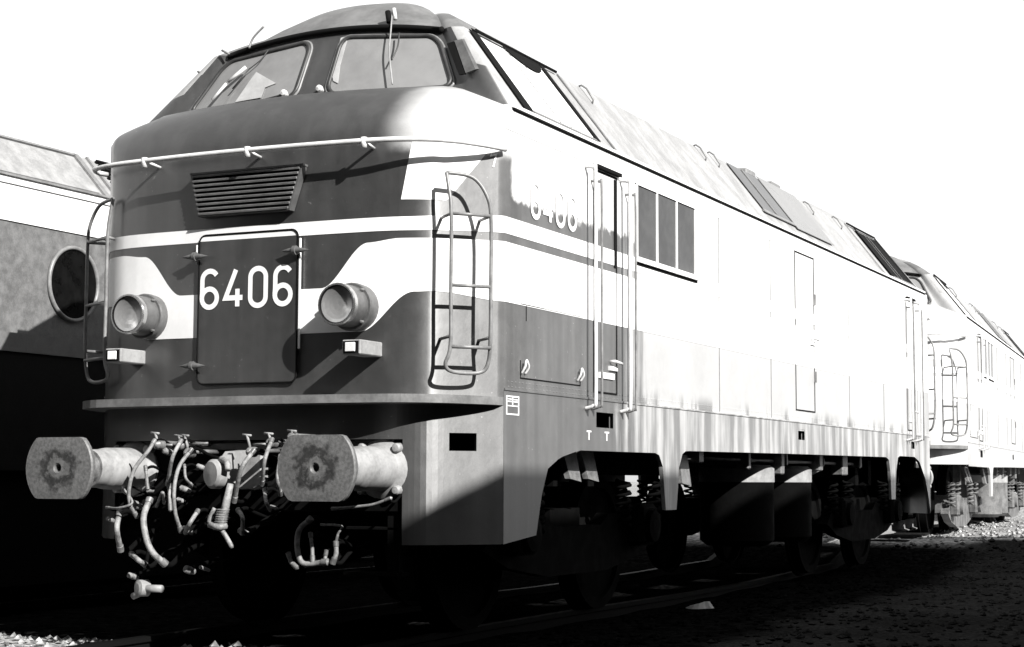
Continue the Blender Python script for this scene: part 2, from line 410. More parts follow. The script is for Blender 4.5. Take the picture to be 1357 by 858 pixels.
def build_loco():
    root = empty('locomotive')
    # ---- body shell ---------------------------------------------------
    b = MB()
    ring = lambda z: full_ring([(x, y, z) for x, y in PH])
    low = ring(1.44)
    top = full_ring([(x, y, z0_of(i)) for i, (x, y) in enumerate(PH)])
    rows = [[low[k].lerp(top[k], j/6) for k in range(len(low))] for j in range(7)]
    nR = len(low)
    b.grid([r for r in rows], 0, True)
    # rounded hood from wall top to the windscreen foot
    hood = []
    for j in range(13):
        th = j/12*PI/2; h = []
        for i, (x, y) in enumerate(PH):
            zz = z0_of(i); q = Q[i]
            s = 1-math.cos(th); w = math.sin(th)
            h.append((x + (q[0]-x)*s, y + (q[1]-y)*s, zz + (q[2]-zz)*w))
        hood.append(full_ring(h))
    b.grid(hood, 0, True)
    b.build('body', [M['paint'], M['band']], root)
    # ---- pale livery bands, laid on the shell as part of one livery mesh -------------
    lv = MB()
    def strip(us, lo, hi, off=.003, mi=0, sides=(1,)):
        for sg in sides:
            a, c = [], []
            for u in us:
                (x, y), _ = plan_at(u*sg, off)
                a.append(Vector((x, y, lo(u)))); c.append(Vector((x, y, hi(u))))
            lv.grid([a, c], mi, True, flip=(sg < 0))
    def frange(a, b, n): return [a + (b-a)*i/n for i in range(n+1)]
    def itp(tab):
        def f(u):
            if u <= tab[0][0]: return tab[0][1]
            for (a, za), (bb, zb) in zip(tab, tab[1:]):
                if u <= bb:
                    t = (u-a)/(bb-a); t = t*t*(3-2*t); return za + (zb-za)*t
            return tab[-1][1]
        return f
    us = frange(0, 1.7, 90) + frange(1.75, U_MID, 12)
    # upper thin band round the front and down the side
    thin_lo = itp([(0, 2.415), (1.0, 2.42), (U_SIDE, 2.435)]); thin_hi = itp([(0, 2.495), (1.0, 2.50), (U_SIDE, 2.535)])
    strip(us, thin_lo, thin_hi, sides=(1, -1))
    # lower broad band: dips between the headlights
    hi = itp([(0, 2.095), (.50, 2.10), (.80, 2.355), (1.0, 2.375), (U_SIDE, 2.385)])
    lo = itp([(0, 1.835), (.76, 1.84), (1.08, 2.065), (1.2, 2.07), (U_SIDE, 2.03)])
    strip(us, lo, hi, sides=(1, -1))
    # livery wedge rising over the corner to the eaves, widened to paint the corner highlight
    us2 = sorted(set(frange(1.00, U_SIDE, 30) + [q for q in AL if 1.0 < q < U_SIDE]))
    wl = itp([(1.0, 2.60), (1.22, 2.60)]) ; 
    def w_lo(u): return 2.60 if u < 1.27 else 2.60 + (u-1.27)/(U_SIDE-1.27)*.44
    def z0u(u):
        i = 1
        while i < len(AL)-1 and AL[i] < u: i += 1
        t = (u-AL[i-1])/(AL[i]-AL[i-1]); return z0_of(i-1)*(1-t) + z0_of(i)*t
    def w_hi(u): return 2.601 + (u-1.00)/.06*.33
    strip(us2, w_lo, lambda u: max(w_lo(u), min(w_hi(u), z0u(u) - .002)), sides=(1,))
    # eaves band along the side
    strip(frange(U_SIDE, U_MID, 8), lambda u: 3.06, lambda u: 3.185, sides=(1, -1))
    vs = list(lv.v); fs = list(lv.f); off = len(vs)        # rear half: mirror in y
    lv.v += [(x, L-y, z) for x, y, z in vs]; lv.f += [[off+i for i in f[::-1]] for f in fs]; lv.m += lv.m[:]; lv.sm += lv.sm[:]
    lv.build('livery_band', M['band'], root)
    # ---- greenhouse (cab uppers and sloping roof sides) ------------------
    gh = MB()
    qr, tr = full_ring(Q), full_ring(T)
    nfr = NA+NB-1
    rows = [[qr[k].lerp(tr[k], j/4) for k in range(nR)] for j in range(5)]
    gh.grid(rows, 0, True)
    # material 0 = dark front, 1 = pale flank : assign by position
    for fi, f in enumerate(gh.f):
        cx = sum(abs(gh.v[i][0]) for i in f)/4; cy = sum(gh.v[i][1] for i in f)/4; cz = sum(gh.v[i][2] for i in f)/4
        edge = 1.42 - (cz-3.21)*.77
        if .76 < cy < L-.76 and abs(cx-edge) < .07: gh.m[fi] = 1
    gh.build('cab_roof_side', [M['paint_plain'], M['roofpaint']], root)
    rf = MB(); rows = []
    for j in range(9):
        s = j/8; row = []
        for k, p in enumerate(tr):
            front = min(p.y, L-p.y) < .96
            yc = max(2.2, min(L-2.2, p.y)); 
            dcab = max(0, 1 - max(0, min(p.y, L-p.y)-2.2)/.5)
            zc = 4.13 if True else 0
            zc = 4.03 + .20*max(0, min(1, 1-(min(yc, L-yc)-2.2)/1.0))
            ex = max(2.0, 5.0 - 3.0*(abs(p.x)/.8)**2) if front else 2.0
            zz = p.z + (zc-p.z)*(1-(1-s)**ex)
            sy = s if not front else s
            row.append(Vector((p.x*(1-s), p.y + (yc-p.y)*sy, zz)))
        rows.append(row)
    rf.grid(rows, 0, True)
    for fi, f in enumerate(rf.f):
        cy = sum(rf.v[i][1] for i in f)/4
        if 1.35 < cy < L-1.35: rf.m[fi] = 1
    rf.build('roof', [M['roofgrey'], M['roofpaint']], root)
    # visor strip over the windscreens (black rain gutter), both ends
    for e in (0, 1):
        v = MB(); pts = []
        for i in range(-(NA+1), NA+2):
            j = abs(i); p = Vector(T[min(j, len(T)-1)]); p.x = math.copysign(p.x, i) if i else 0
            pts.append(Vector((p.x, p.y-.022, p.z-.004)))
        if e: pts = [Vector((p.x, L-p.y, p.z)) for p in pts]
        v.tube(pts, .019, 0, 8)
        o = v.build('rain_gutter', M['gap'], root)
    # side eaves gutter
    for sg in (1, -1):
        v = MB(); v.box(sg*1.425, sg*1.468, .60, L-.60, 3.190, 3.201, 0); v.box(sg*1.38, sg*1.458, .60, L-.60, 3.204, 3.225, 1)
        v.build('eaves_gutter', [M['gap'], M['band']], root)
    # front ledge ------------------------------------------------------
    for e in (0, 1):
        v = MB(); us = frange(-U_SIDE, U_SIDE, 60)
        def led(u):
            a = abs(u); k = max(0, min(1, (U_SIDE-a)/.62)); o = .185*(k**.6)
            return plan_at(u, o)[0]
        def row(z, inner=False):
            r = []
            for u in us:
                x, y = plan_at(u, -.05)[0] if inner else led(u)
                if e: y = L-y
                r.append(Vector((x, y, z)))
            return r
        v.grid([row(1.475, True), row(1.470), row(1.462), row(1.428), row(1.422), row(1.42, True)], 0, False, flip=bool(e))
        v.build('nose_ledge', M['metal'] if False else M['ledge'], root)
    # ---- lower skirt with bogie arches and foot holes --------------------
    def arch(y):
        pts = [(.5, .62), (.95, .66), (1.03, .90), (1.12, 1.06), (1.3, 1.13), (1.6, 1.18), (2.95, 1.185), (3.03, 1.17), (3.1, 1.09), (3.16, .78), (3.38, .78), (3.44, 1.09), (3.52, 1.2), (3.6, 1.21),
               (6.22, 1.23), (9.80, 1.25), (9.93, 1.22), (9.98, 1.10), (10.02, .80), (10.2, .80), (10.25, 1.1), (10.34, 1.25), (10.42, 1.27), (11.15, 1.27), (11.4, 1.22), (11.7, 1.02), (11.86, .80), (11.95, .62)]
        for (a, za), (c, zc) in zip(pts, pts[1:]):
            if y <= c: return za + (zc-za)*(y-a)/(c-a)
        return .62
    holes = [(1.88, 2.17, 1.335, 1.435), (6.52, 6.72, 1.36, 1.455), (11.0, 11.16, 1.36, 1.45)]
    def make_skirt(sg, cut=False):
        v = MB(); y = .5; cuts = sorted(set([.5, L-.5] + [h[0] for h in holes] + [h[1] for h in holes] + [.5 + i*.07 for i in range(164)] + [.95,1.03,1.12,3.03,3.1,3.16,3.38,3.44,9.93,9.98,10.02,10.2,10.25,10.34,11.86]))
        cuts = [q for q in cuts if q <= L-.5]
        for a, c in zip(cuts, cuts[1:]):
            if c - a < 1e-4: continue
            m = (a+c)/2; A2 = (lambda q: max(arch(q), 1.20) if (cut and q < 3.02) else arch(q)); iv = [(A2(a), A2(c), 1.515)]
            for h in holes:
                if h[0] <= m <= h[1]: iv = [(A2(a), A2(c), h[2]), (h[3], h[3], 1.515)]
            for za, zc2, zt in iv:
                x = sg*1.452
                vs = [(x, a, za), (x, c, zc2), (x, c, zt), (x, a, zt), (x-sg*.03, a, za), (x-sg*.03, c, zc2), (x-sg*.03, c, zt), (x-sg*.03, a, zt)]
                v.add(vs, [(0,1,2,3), (4,7,6,5), (0,4,5,1), (3,2,6,7)])
        # nose aprons
        for e in (0, 1):
            uu = frange(.0, U_SIDE, 48)
            for a, c in zip(uu, uu[1:]):
                (xa, ya), _ = plan_at(a*sg, .0); (xc, yc), _ = plan_at(c*sg, .0)
                (xa2, ya2), _ = plan_at(a*sg, -.03); (xc2, yc2), _ = plan_at(c*sg, -.03)
                if e: ya, yc, ya2, yc2 = L-ya, L-yc, L-ya2, L-yc2
                m = (a+c)/2; bot = 1.22 if (m < 1.02 or (cut and e == 0)) else .62
                iv = [(bot, 1.44)]
                if 1.29 < m < 1.47 and not (cut and e == 0): iv = [(bot, 1.155), (1.258, 1.44)]
                for z0, z1 in iv:
                    vs = [(xa, ya, z0), (xc, yc, z0), (xc, yc, z1), (xa, ya, z1), (xa2, ya2, z0), (xc2, yc2, z0), (xc2, yc2, z1), (xa2, ya2, z1)]
                    v.add(vs, [(0,1,2,3), (4,7,6,5), (0,4,5,1), (3,2,6,7)], 0, False)
        return v
    build_loco.make_skirt = make_skirt
    for sg in (1, -1):
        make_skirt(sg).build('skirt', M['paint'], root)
        # seam strip with rivets
        v = MB(); v.box(sg*1.448, sg*1.459, .5, L-.5, 1.512, 1.524, 0)
        for i in range(230):
            yy = .56 + i*.0495
            if yy > L-.55: break
            for zz in (1.535, 1.565):
                x = sg*1.45; r = .006
                v.add([(x, yy-r, zz), (x, yy, zz-r), (x, yy+r, zz), (x, yy, zz+r), (x+sg*.005, yy, zz)], [(0,1,4), (1,2,4), (2,3,4), (3,0,4)])
        v.build('rivet_seam', M['paint'], root)
    # ---- windscreens -----------------------------------------------------
    def scr(x, t, off, e=0):
        "point on the windscreen surface: x at the foot scale, t 0..1 up"
        k = abs(x)/1.04*10; i = min(int(k), 9); fr = k-i
        q = Vector(Q[i]).lerp(Vector(Q[i+1]), fr); tt = Vector(T[i]).lerp(Vector(T[i+1]), fr)
        p = q.lerp(tt, t); p.x = math.copysign(p.x, x)
        n = Vector((0, -(tt.z-q.z), (tt.y-q.y))).normalized()
        p = p + n*off
        if e: p.y = L-p.y
        return p
    def rrect(x0, x1, t0, t1, rx, rt, skew=(0,0,0,0)):
        pts = []
        for cx, ct, a0 in ((x1-rx, t1-rt, 0), (x0+rx, t1-rt, 90), (x0+rx, t0+rt, 180), (x1-rx, t0+rt, 270)):
            for k in range(6):
                a = math.radians(a0 + 18*k); pts.append((cx + rx*math.cos(a), ct + rt*math.sin(a)))
        return pts
    for e in (0, 1):
        for sg in (1, -1):
            outl = rrect(.085 if sg > 0 else .155, .985 if sg > 0 else 1.02, .02, .86, .09, .17); outl = [(a + (.05*t if sg > 0 else -.0)*(1 - (a-.08)/.9), t) for a, t in outl]
            gl = MB(); n = len(outl); cx = .53; ct = .44
            rws = []
            for s in [i/6 for i in range(7)]:
                rws.append([scr(sg*(cx+(a-cx)*s), ct+(t-ct)*s, .006, e) for a, t in outl + [outl[0]]])
            gl.grid(rws, 0, True)
            w = gl.build('windscreen', M['glasspale'], root)
            fr = MB(); fr.tube([scr(sg*a, t, .010, e) for a, t in outl], .014, 0, 6, closed=True)
            fr.tube([scr(sg*(cx+(a-cx)*1.045), ct+(t-ct)*1.06, .006, e) for a, t in outl], .009, 1, 6, closed=True)
            fr.build('window_frame', [M['rubber'], M['ladder']], w)
    # ---- cab side windows and roof panels on the sloping sides ---------------
    def slp(sg, y, t, off=0.):
        a = Vector((1.425, y, 3.21)); c = Vector((.95, y, 3.83)); p = a.lerp(c, t); n = Vector((.62, 0, .475)).normalized()
        p = p + n*off; p.x *= sg; return p
    def spanel(mb, sg, ya0, ya1, yb0, yb1, t0, t1, off, mi=0, th=.006):
        "ya: foot edge y range, yb: top edge y range"
        P = [slp(sg, ya0, t0, off), slp(sg, ya1, t0, off), slp(sg, yb1, t1, off), slp(sg, yb0, t1, off)]
        n = Vector((.62*sg, 0, .475)).normalized()*th
        mb.prism([p-n for p in P] if sg > 0 else [p-n for p in P][::-1], n, mi)
    for sg in (1, -1):
        for e in (0, 1):
            f = (lambda y: y) if not e else (lambda y: L-y)
            w = MB(); spanel(w, sg, f(.98), f(2.02), f(1.04), f(2.02), .10, .93, .010)
            wo = w.build('cab_side_window', M['glassglare'] if not e else M['gap'], root)
            k = MB(); spanel(k, sg, f(.88), f(1.01), f(.96), f(1.07), .04, .97, .014, 0)
            spanel(k, sg, f(1.99), f(2.055), f(1.99), f(2.055), .06, .96, .022, 0)
            spanel(k, sg, f(1.45), f(1.462), f(1.45), f(1.462), .10, .93, .014, 1)
            spanel(k, sg, f(1.62), f(1.628), f(1.62), f(1.628), .10, .93, .014, 1)
            spanel(k, sg, f(.98), f(2.0), f(.98), f(2.0), .05, .07, .02, 1)
            spanel(k, sg, f(1.0), f(2.12), f(1.0), f(2.12), .97, .99, .02, 0)
            spanel(k, sg, f(2.34), f(2.365), f(2.34), f(2.365), .0, 1.0, .012, 1)
            k.tube([slp(sg, f(1.06), .99, .02), slp(sg, f(2.3), .99, .02)], .011, 0, 6)
            k.build('window_frame', [M['gap'], M['ladder']], wo)
            if not e:
                k = MB(); P = []
                for i in range(9):
                    a = i/8; P.append(slp(sg, 1.42+.56*a, .93 - .16*math.sin(PI*a)**.7*(.6+.5*a), .016))
                P += [slp(sg, 1.98, .965, .016), slp(sg, 1.42, .965, .016)]
                k.prism(P if sg < 0 else P[::-1], Vector((.62*sg, 0, .475)).normalized()*.004); k.build('open_window_gap', M['gap'], wo)
        v = MB(); spanel(v, sg, 6.0, 6.86, 6.0, 6.86, .26, .97, .014, 0); spanel(v, sg, 6.40, 6.43, 6.40, 6.43, .26, .97, .02, 1)
        spanel(v, sg, 5.95, 6.9, 5.95, 6.9, .20, .25, .02, 1)
        v.build('roof_window', [M['glassdark'], M['ladder']], root)
        v = MB(); spanel(v, sg, 6.90, 8.15, 6.90, 8.15, .16, 1.0, .02, 0); v.build('roof_hatch', M['glassgrey'], root)
        for y in (2.75, 5.2, 5.55, 8.5, 9.6):
            v = MB(); v.tube([slp(sg, y, .78, .0), slp(sg, y, .80, .025), slp(sg, y, .93, .035), slp(sg, y, .99, .02), slp(sg, y, 1.0, .0)], .008, 0, 6)
            v.build('lifting_eye', M['ladder'], root)
        for y in (6.75, 7.55):
            v = MB(); v.box(sg*.80, sg*.92, y, y+.28, 3.84, 3.905, bev=.015); v.build('roof_vent', M['ladder'], root)
        # body side: window, door, hatches, handrails
        X = 1.45
        w = MB(); w.box(sg*(X-.02), sg*(X+.003), 2.60, 3.80, 2.55, 3.05)
        wo = w.build('engine_room_window', M['glassdark'], root)
        k = MB()
        for y in (2.58, 2.98, 3.385, 3.79): k.box(sg*X, sg*(X+.012), y, y+(.022 if y in (2.98, 3.385) else .03), 2.54, 3.06)
        k.box(sg*X, sg*(X+.014), 2.58, 3.83, 3.05, 3.072); k.box(sg*X, sg*(X+.028), 2.56, 3.85, 2.505, 2.54)
        k.build('window_frame', M['band'], wo)
        k = MB(); k.box(sg*X, sg*(X+.010), 2.56, 3.84, 2.488, 2.502); k.build('window_sill', M['gap'], wo)
        for (ya, yb, z0, z1, nm, r) in ((1.84, 2.24, 1.56, 3.04, 'cab_door', 0), (6.46, 7.08, 1.62, 3.06, 'engine_door', 0), (10.85, 11.2, 1.56, 3.04, 'cab_door', 0)):
            d = MB(); w_ = .012
            d.box(sg*(X-.01), sg*(X+.0045), ya, ya+w_, z0, z1, 1); d.box(sg*(X-.01), sg*(X+.0045), yb-w_, yb, z0, z1, 1)
            d.box(sg*(X-.01), sg*(X+.0045), ya+w_, yb-w_, z1-w_, z1, 1); d.box(sg*(X-.01), sg*(X+.0045), ya+w_, yb-w_, z0, z0+w_, 1)
            if nm == 'cab_door':
                d.box(sg*X, sg*(X+.03), ya-.02, yb+.03, z1+.008, z1+.03, 1)
                d.box(sg*(X-.01), sg*(X+.012), ya+.08, yb-.07, 1.66, 1.70, 2)
                if ya < 3: d.box(sg*(X-.01), sg*(X+.008), yb-.05, yb-.018, 2.42, z1-.02, 1)
            do = d.build(nm, [M['paint'], M['gap'], M['band']], root)
            h = MB(); hz = 1.78 if nm == 'cab_door' else 2.3
            h.tube([(sg*(X+.0), yb-.12, hz), (sg*(X+.04), yb-.12, hz), (sg*(X+.045), yb-.02, hz-.01)], .011, 0, 6)
            h.box(sg*X, sg*(X+.016), yb-.15, yb-.02, hz-.06, hz-.03)
            h.build('handle', M['rail'], do)
            if nm == 'engine_door':
                for zz in (1.9, 2.62):
                    h = MB(); h.box(sg*X, sg*(X+.02), yb-.02, yb+.01, zz, zz+.10); h.build('hinge', M['ladder'], do)
        for y in (1.70, 1.80, 2.30, 2.40, 10.78, 10.88, 11.22, 11.32):
            inner = y in (1.80, 2.40, 10.88, 11.32)
            h = MB(); o = .075; zb = 1.45; zt = 3.03 if not inner else 2.95
            h.tube(bez([(sg*X, y, zt), (sg*(X+o*.8), y, zt-.01), (sg*(X+o), y, zt-.06), (sg*(X+o), y, 2.2), (sg*(X+o), y, zb+.08), (sg*(X+o*.8), y, zb+.02), (sg*X, y, zb)], 5), .013 if not inner else .009, 0, 8)
            h.build('handrail', M['rail'] if not inner else M['ladder'], root)
        for y in (4.36, 5.72, 8.32, 9.74):
            sm_ = MB(); sm_.box(sg*X, sg*(X+.0045), y, y+.005, 1.53, 3.18); sm_.build('panel_seam', M['ladder'], root)
        hb = MB(); gp = .006
        hb.box(sg*X, sg*(X+.003), .72, 1.62, 1.590, 1.598); hb.box(sg*X, sg*(X+.003), .72, 1.62, 2.034, 2.040)
        hb.box(sg*X, sg*(X+.003), .72, .727, 1.598, 1.70); hb.box(sg*X, sg*(X+.003), 1.613, 1.62, 1.598, 1.70); hb.box(sg*X, sg*(X+.003), .80, .806, 1.94, 2.034)
        ho = hb.build('battery_hatch', M['gap'], root)
        for y in (.75, 1.58):
            h = MB(); h.tube(bez([(sg*(X+.005), y-.02, 1.62), (sg*(X+.03), y-.02, 1.66), (sg*(X+.03), y, 1.70), (sg*(X+.03), y+.03, 1.66), (sg*(X+.005), y+.03, 1.62)], 4), .007, 0, 6)
            h.build('latch', M['rail'], ho)
        # maker's grid plate
        gpz = MB()
        for (y0, y1, z0, z1) in ((.53, .70, 1.474, 1.482), (.53, .70, 1.37, 1.378), (.53, .70, 1.42, 1.426), (.53, .538, 1.378, 1.474), (.692, .70, 1.378, 1.474), (.61, .618, 1.43, 1.474), (.55, .60, 1.445, 1.452), (.63, .68, 1.445, 1.452), (.55,.60,1.46,1.465),(.63,.68,1.458,1.464)):
            gpz.box(sg*(X+.001), sg*(X+.005), y0, y1, z0, z1)
        gpz.build('data_plate', M['white'], root)
        for y in (1.72, 2.02):
            gpz = MB(); gpz.box(sg*(X+.001), sg*(X+.005), y, y+.07, 1.30, 1.31); gpz.box(sg*(X+.001), sg*(X+.005), y+.03, y+.04, 1.25, 1.30); gpz.build('jacking_mark', M['white'], root)
    # ---- nose fittings on both ends --------------------------------------
    for e in (0, 1):
        fy = (lambda y: y) if not e else (lambda y: L-y)
        def P3(x, y, z): return Vector((x, fy(y), z))
        def yb(x): return .06*x*x
        # grille
        g1 = MB(); A = (-.40, 2.835); B = (.405, 2.835); C_ = (.315, 2.565); D = (-.335, 2.565)
        for (p, q) in ((A, B), (B, C_), (C_, D), (D, A)):
            for_ = [P3(p[0], .0, p[1]), P3(q[0], .0, q[1]), P3(q[0], -.055, q[1]), P3(p[0], -.055, p[1])]
            mx_, mz_ = 0, 2.70
            dd = Vector((mx_-(p[0]+q[0])/2, 0, mz_-(p[1]+q[1])/2)); dd.normalize(); dd *= .012
            g1.prism(for_, dd)
        g1.add([P3(A[0], -.004, A[1]), P3(B[0], -.004, B[1]), P3(C_[0], -.004, C_[1]), P3(D[0], -.004, D[1])], [(0,1,2,3)], 1)
        go = g1.build('grille', [M['slat'], M['gap']], root)
        g2 = MB()
        for i in range(9):
            t = (i+.5)/9; z = 2.83 - .26*t; xa = -.385 + .06*t; xb = .388 - .085*t
            g2.prism([P3(xa, -.062, z-.012), P3(xa, -.066, z-.002), P3(xa, -.02, z+.016), P3(xa, -.016, z+.006)], (xb-xa, 0, 0))
        g2.build('slats', M['ladder'], go)
        # nose door
        d = MB(); x0, x1, z0, z1 = -.352, .352, 1.555, 2.455; r = .045
        pts = []
        for cx, cz, a0 in ((x1-r, z1-r, 0), (x0+r, z1-r, 90), (x0+r, z0+r, 180), (x1-r, z0+r, 270)):
            for k in range(6):
                a = math.radians(a0+18*k); pts.append((cx+r*math.cos(a), cz+r*math.sin(a)))
        yd = -.012
        # the door skin: dark up to the band, pale strip across its top
        def clip(poly, zc, keep_low):
            out = []
            for i in range(len(poly)):
                p, q = poly[i], poly[(i+1) % len(poly)]
                ip = (p[1] <= zc) if keep_low else (p[1] >= zc); iq = (q[1] <= zc) if keep_low else (q[1] >= zc)
                if ip: out.append(p)
                if ip != iq:
                    t = (zc-p[1])/(q[1]-p[1]); out.append((p[0]+(q[0]-p[0])*t, zc))
            return out
        lowp = clip(pts, 2.418, True); hip = clip(pts, 2.419, False)
        sgn = -1 if not e else 1
        for poly, mi in ((lowp, 0), (hip, 1)):
            d.prism([P3(a, yd, b_) for a, b_ in (poly if e else poly[::-1])], (0, .01 if not e else -.01, 0), mi)
        do = d.build('nose_door', [M['paint_plain'], M['band']], root)
        k = MB(); k.tube([P3(a, yd, b_) for a, b_ in pts], .006, 0, 6, closed=True); k.build('door_seal', M['gap'], do)
        if not e:
            k = MB(); k.box(x1+.012, x1+.02, -.018, -.006, 1.75, 2.40); k.box(x0-.02, x0-.013, -.018, -.006, 2.28, 2.40)
            k.build('door_edge_strip', M['band'], do)
        for (hx, hz) in ((-.36, 2.325), (.352, 2.325), (-.365, 1.665)):
            h = MB(); c0 = P3(hx, -.045, hz)
            h.lathe(c0 - Vector((.095, 0, 0)), (1, 0, 0), [(0, .001), (.05, .014), (.085, .018), (.085, .028), (.105, .028), (.105, .018), (.14, .014), (.19, .001)], 0, 12)
            h.box(hx-.012, hx+.012, fy(-.045), fy(-.0), hz-.02, hz+.02)
            h.build('door_clamp', M['slat'], do)
        # headlights and marker lamps
        for sg in (1, -1):
            hx, hz = sg*.735, 1.978
            h = MB(); fa = -.02 if True else 0
            ax = Vector((0, -1 if not e else 1, 0))
            o = P3(hx, -.01, hz)
            h.lathe(o, ax, [(-.07, .137), (0, .137)], 0)
            h.lathe(o, ax, [(0, .140), (.03, .140), (.04, .135), (.04, .121), (.15, .121), (.155, .118)], 0)
            ho = h.build('headlight', M['castgrey'], root)
            k = MB(); k.lathe(o, ax, [(.145, .120), (.185, .123), (.196, .119), (.196, .110)], 0); k.lathe(o, ax, [(.196, .110), (.190, .104), (.182, .104)], 1); k.build('rim', [M['chrome'], M['gap']], ho)
            k = MB(); k.lathe(o, ax, [(.188, .109), (.184, .104), (.176, .085), (.169, .06), (.165, .035), (.163, .0005)], 0); k.build('lens', M['lamp_glass'], ho)
            for kk in range(4):
                k = MB(); a = PI/4 + kk*PI/2; k.lathe(o + Vector((math.cos(a)*.130, 0, math.sin(a)*.130)), ax, [(.05, .009), (.075, .009), (.078, .0005)], 0, 8); k.build('rim_screw', M['metal'], ho)
            x0_, x1_ = (.775, .895) if sg > 0 else (-.895, -.775)
            m_ = MB(); zc_ = 1.732
            m_.box(x0_, x1_, fy(.05), fy(-.20), zc_-.042, zc_+.042, 0, bev=.006)
            m_.box(x0_+.008, x1_-.012, fy(-.195), fy(-.202), zc_-.034, zc_+.034, 1)
            mo_ = m_.build('marker_light', [M['castwhite'], M['gap']], root)
            k = MB(); k.box(x0_+.024, x1_-.032, fy(-.19), fy(-.209), zc_-.026, zc_+.026, 0, bev=.003); k.build('lens', M['lamp_white'], mo_)
        # curved handrail round the hood
        h = MB(); us = frange(-1.24, U_SIDE-.02, 70); pts = []
        for u in us:
            k = min(1, (U_SIDE-u)/.35, (u+1.245)/.12); (x, y), _ = plan_at(u, .0+.14*k**.5); pts.append(P3(x, y, 2.925))
        h.tube(pts, .016, 0, 8)
        ho = h.build('hood_handrail', M['rail'], root)
        for u in (-.69, .07, .83):
            k = MB(); (x, y), _ = plan_at(u, .14); (x2, y2), _ = plan_at(u, -.01)
            k.tube([P3(x, y, 2.925), P3(x2, y2, 2.905)], .010, 0, 6); k.tube([P3(x-.0, y, 2.885), P3(x, y, 2.945)], .019, 0, 8)
            k.build('rail_bracket', M['rail'], ho)
        # corner ladders
        for sg in (1, -1):
            lad = MB(); ua, ub = (1.235, 1.475) if sg > 0 else (1.12, 1.36); o = .17
            def LP(u, z, oo=o):
                if sg < 0 and oo > 0:
                    q = (u-ua)/(ub-ua); return P3(-1.10-.28*q - (oo-o)*.4, .05+.15*q - (oo-o)*.3, z)
                (x, y), _ = plan_at(u*sg, oo); return P3(x, y, z)
            prof = [(2.65, .12), (2.70, .155), (2.62, .17), (2.3, .17), (1.9, .17), (1.72, .165), (1.63, .13), (1.60, .10)]
            ra = bez([LP(ua-.015, 2.74, .13), LP(ua-.01, 2.66, .15), LP(ua, 2.5), LP(ua, 2.1), LP(ua, 1.75), LP(ua-.02, 1.64, .15), LP(ua+.03, 1.60, .13), LP(ub-.05, 1.60, .12), LP(ub, 1.66, .14), LP(ub, 1.85), LP(ub, 2.1), LP(ub, 2.45), LP(ub-.02, 2.60, .17), LP(ub-.10, 2.72, .14), LP(ua-.015, 2.74, .13)], 6)
            lad.tube(ra, .0115, 0, 8)
            lo_ = lad.build('corner_ladder', M['ladder'], root)
            for z in (2.50, 2.09, 1.74):
                k = MB(); k.tube([LP(ua, z), LP(ub, z-.0)], .0105, 0, 8); k.build('rung', M['ladder'], lo_)
            k = MB()
            for z in (2.50, 1.80):
                for u in (ua, ub): k.tube([LP(u, z), LP(u, z-.005, -.01)], .010, 0, 6)
            k.build('bracket', M['ladder'], lo_)
        # buffer beam, buffers
        v = MB(); v.box(-1.0, 1.0, fy(.10), fy(.2), .80, 1.30, 0, bev=.01); v.box(-.45, .30, fy(.02), fy(.1), 1.165, 1.20, 1)
        v.box(-.95, .95, fy(.09), fy(.10), 1.17, 1.215, 1)
        v.build('buffer_beam', [M['black'], M['slat']], root)
        for sg in (1, -1):
            bx = sg*.875; ax = Vector((0, -1 if not e else 1, 0)); o = P3(bx, .1, 1.05)
            v = MB(); v.lathe(o, ax, [(0, .17), (.02, .17), (.05, .13), (.30, .125), (.36, .115), (.46, .112)], 0)
            v.lathe(o, ax, [(.46, .112), (.461, .095), (.60, .092), (.69, .092)], 1)
            for dx, dz in ((-1, -1), (-1, 1), (1, -1), (1, 1)):
                v.lathe(o + Vector((dx*.115, 0, dz*.12)), ax, [(0, .03), (.05, .028), (.06, .02), (.062, .001)], 0, 10)
            bo = v.build('buffer', [M['castwhite'], M['metal']], root)
            k = MB(); o2 = P3(bx, -.585, 1.05)
            k.lathe(o2, ax, [(0, .10), (.0, .243), (.025, .246), (.035, .240), (.04, .15), (.043, .03), (.036, .022), (.0, .018), (-.01, .0005)], 0, 48, True, flat=.178)
            k.build('buffer_plate', M['bufferplate'], bo)
    # ---- underframe, bogies, tanks ------------------------------------------
    v = MB(); v.box(-1.30, 1.30, .35, L-.35, 1.30, 1.44, bev=.01); v.box(-.35, .35, .3, L-.3, 1.04, 1.30)
    v.build('underframe', M['black'], root)
    for by in (2.35, L-2.35):
        bg_ = MB()
        for sg in (1, -1):
            x = sg*1.02
            prof = [(-1.45, .68), (-1.2, .86), (-.55, .88), (-.4, .80), (.4, .80), (.55, .88), (1.2, .86), (1.45, .68), (1.1, .56), (.5, .48), (-.5, .48), (-1.1, .56)]
            bg_.prism([(x, by+a, z-.12) for a, z in prof], (sg*.10, 0, 0))
            for yy in (-.55, .0): bg_.box(x+sg*.06, x+sg*.16, by+yy, by+yy+.13, .95, 1.22, 0, Matrix.Translation((0,0,0)))
        bg_.box(-1.02, 1.02, by-.25, by+.25, .55, .80)
        bo = bg_.build('bogie', M['black'], root)
        MT = M['black']
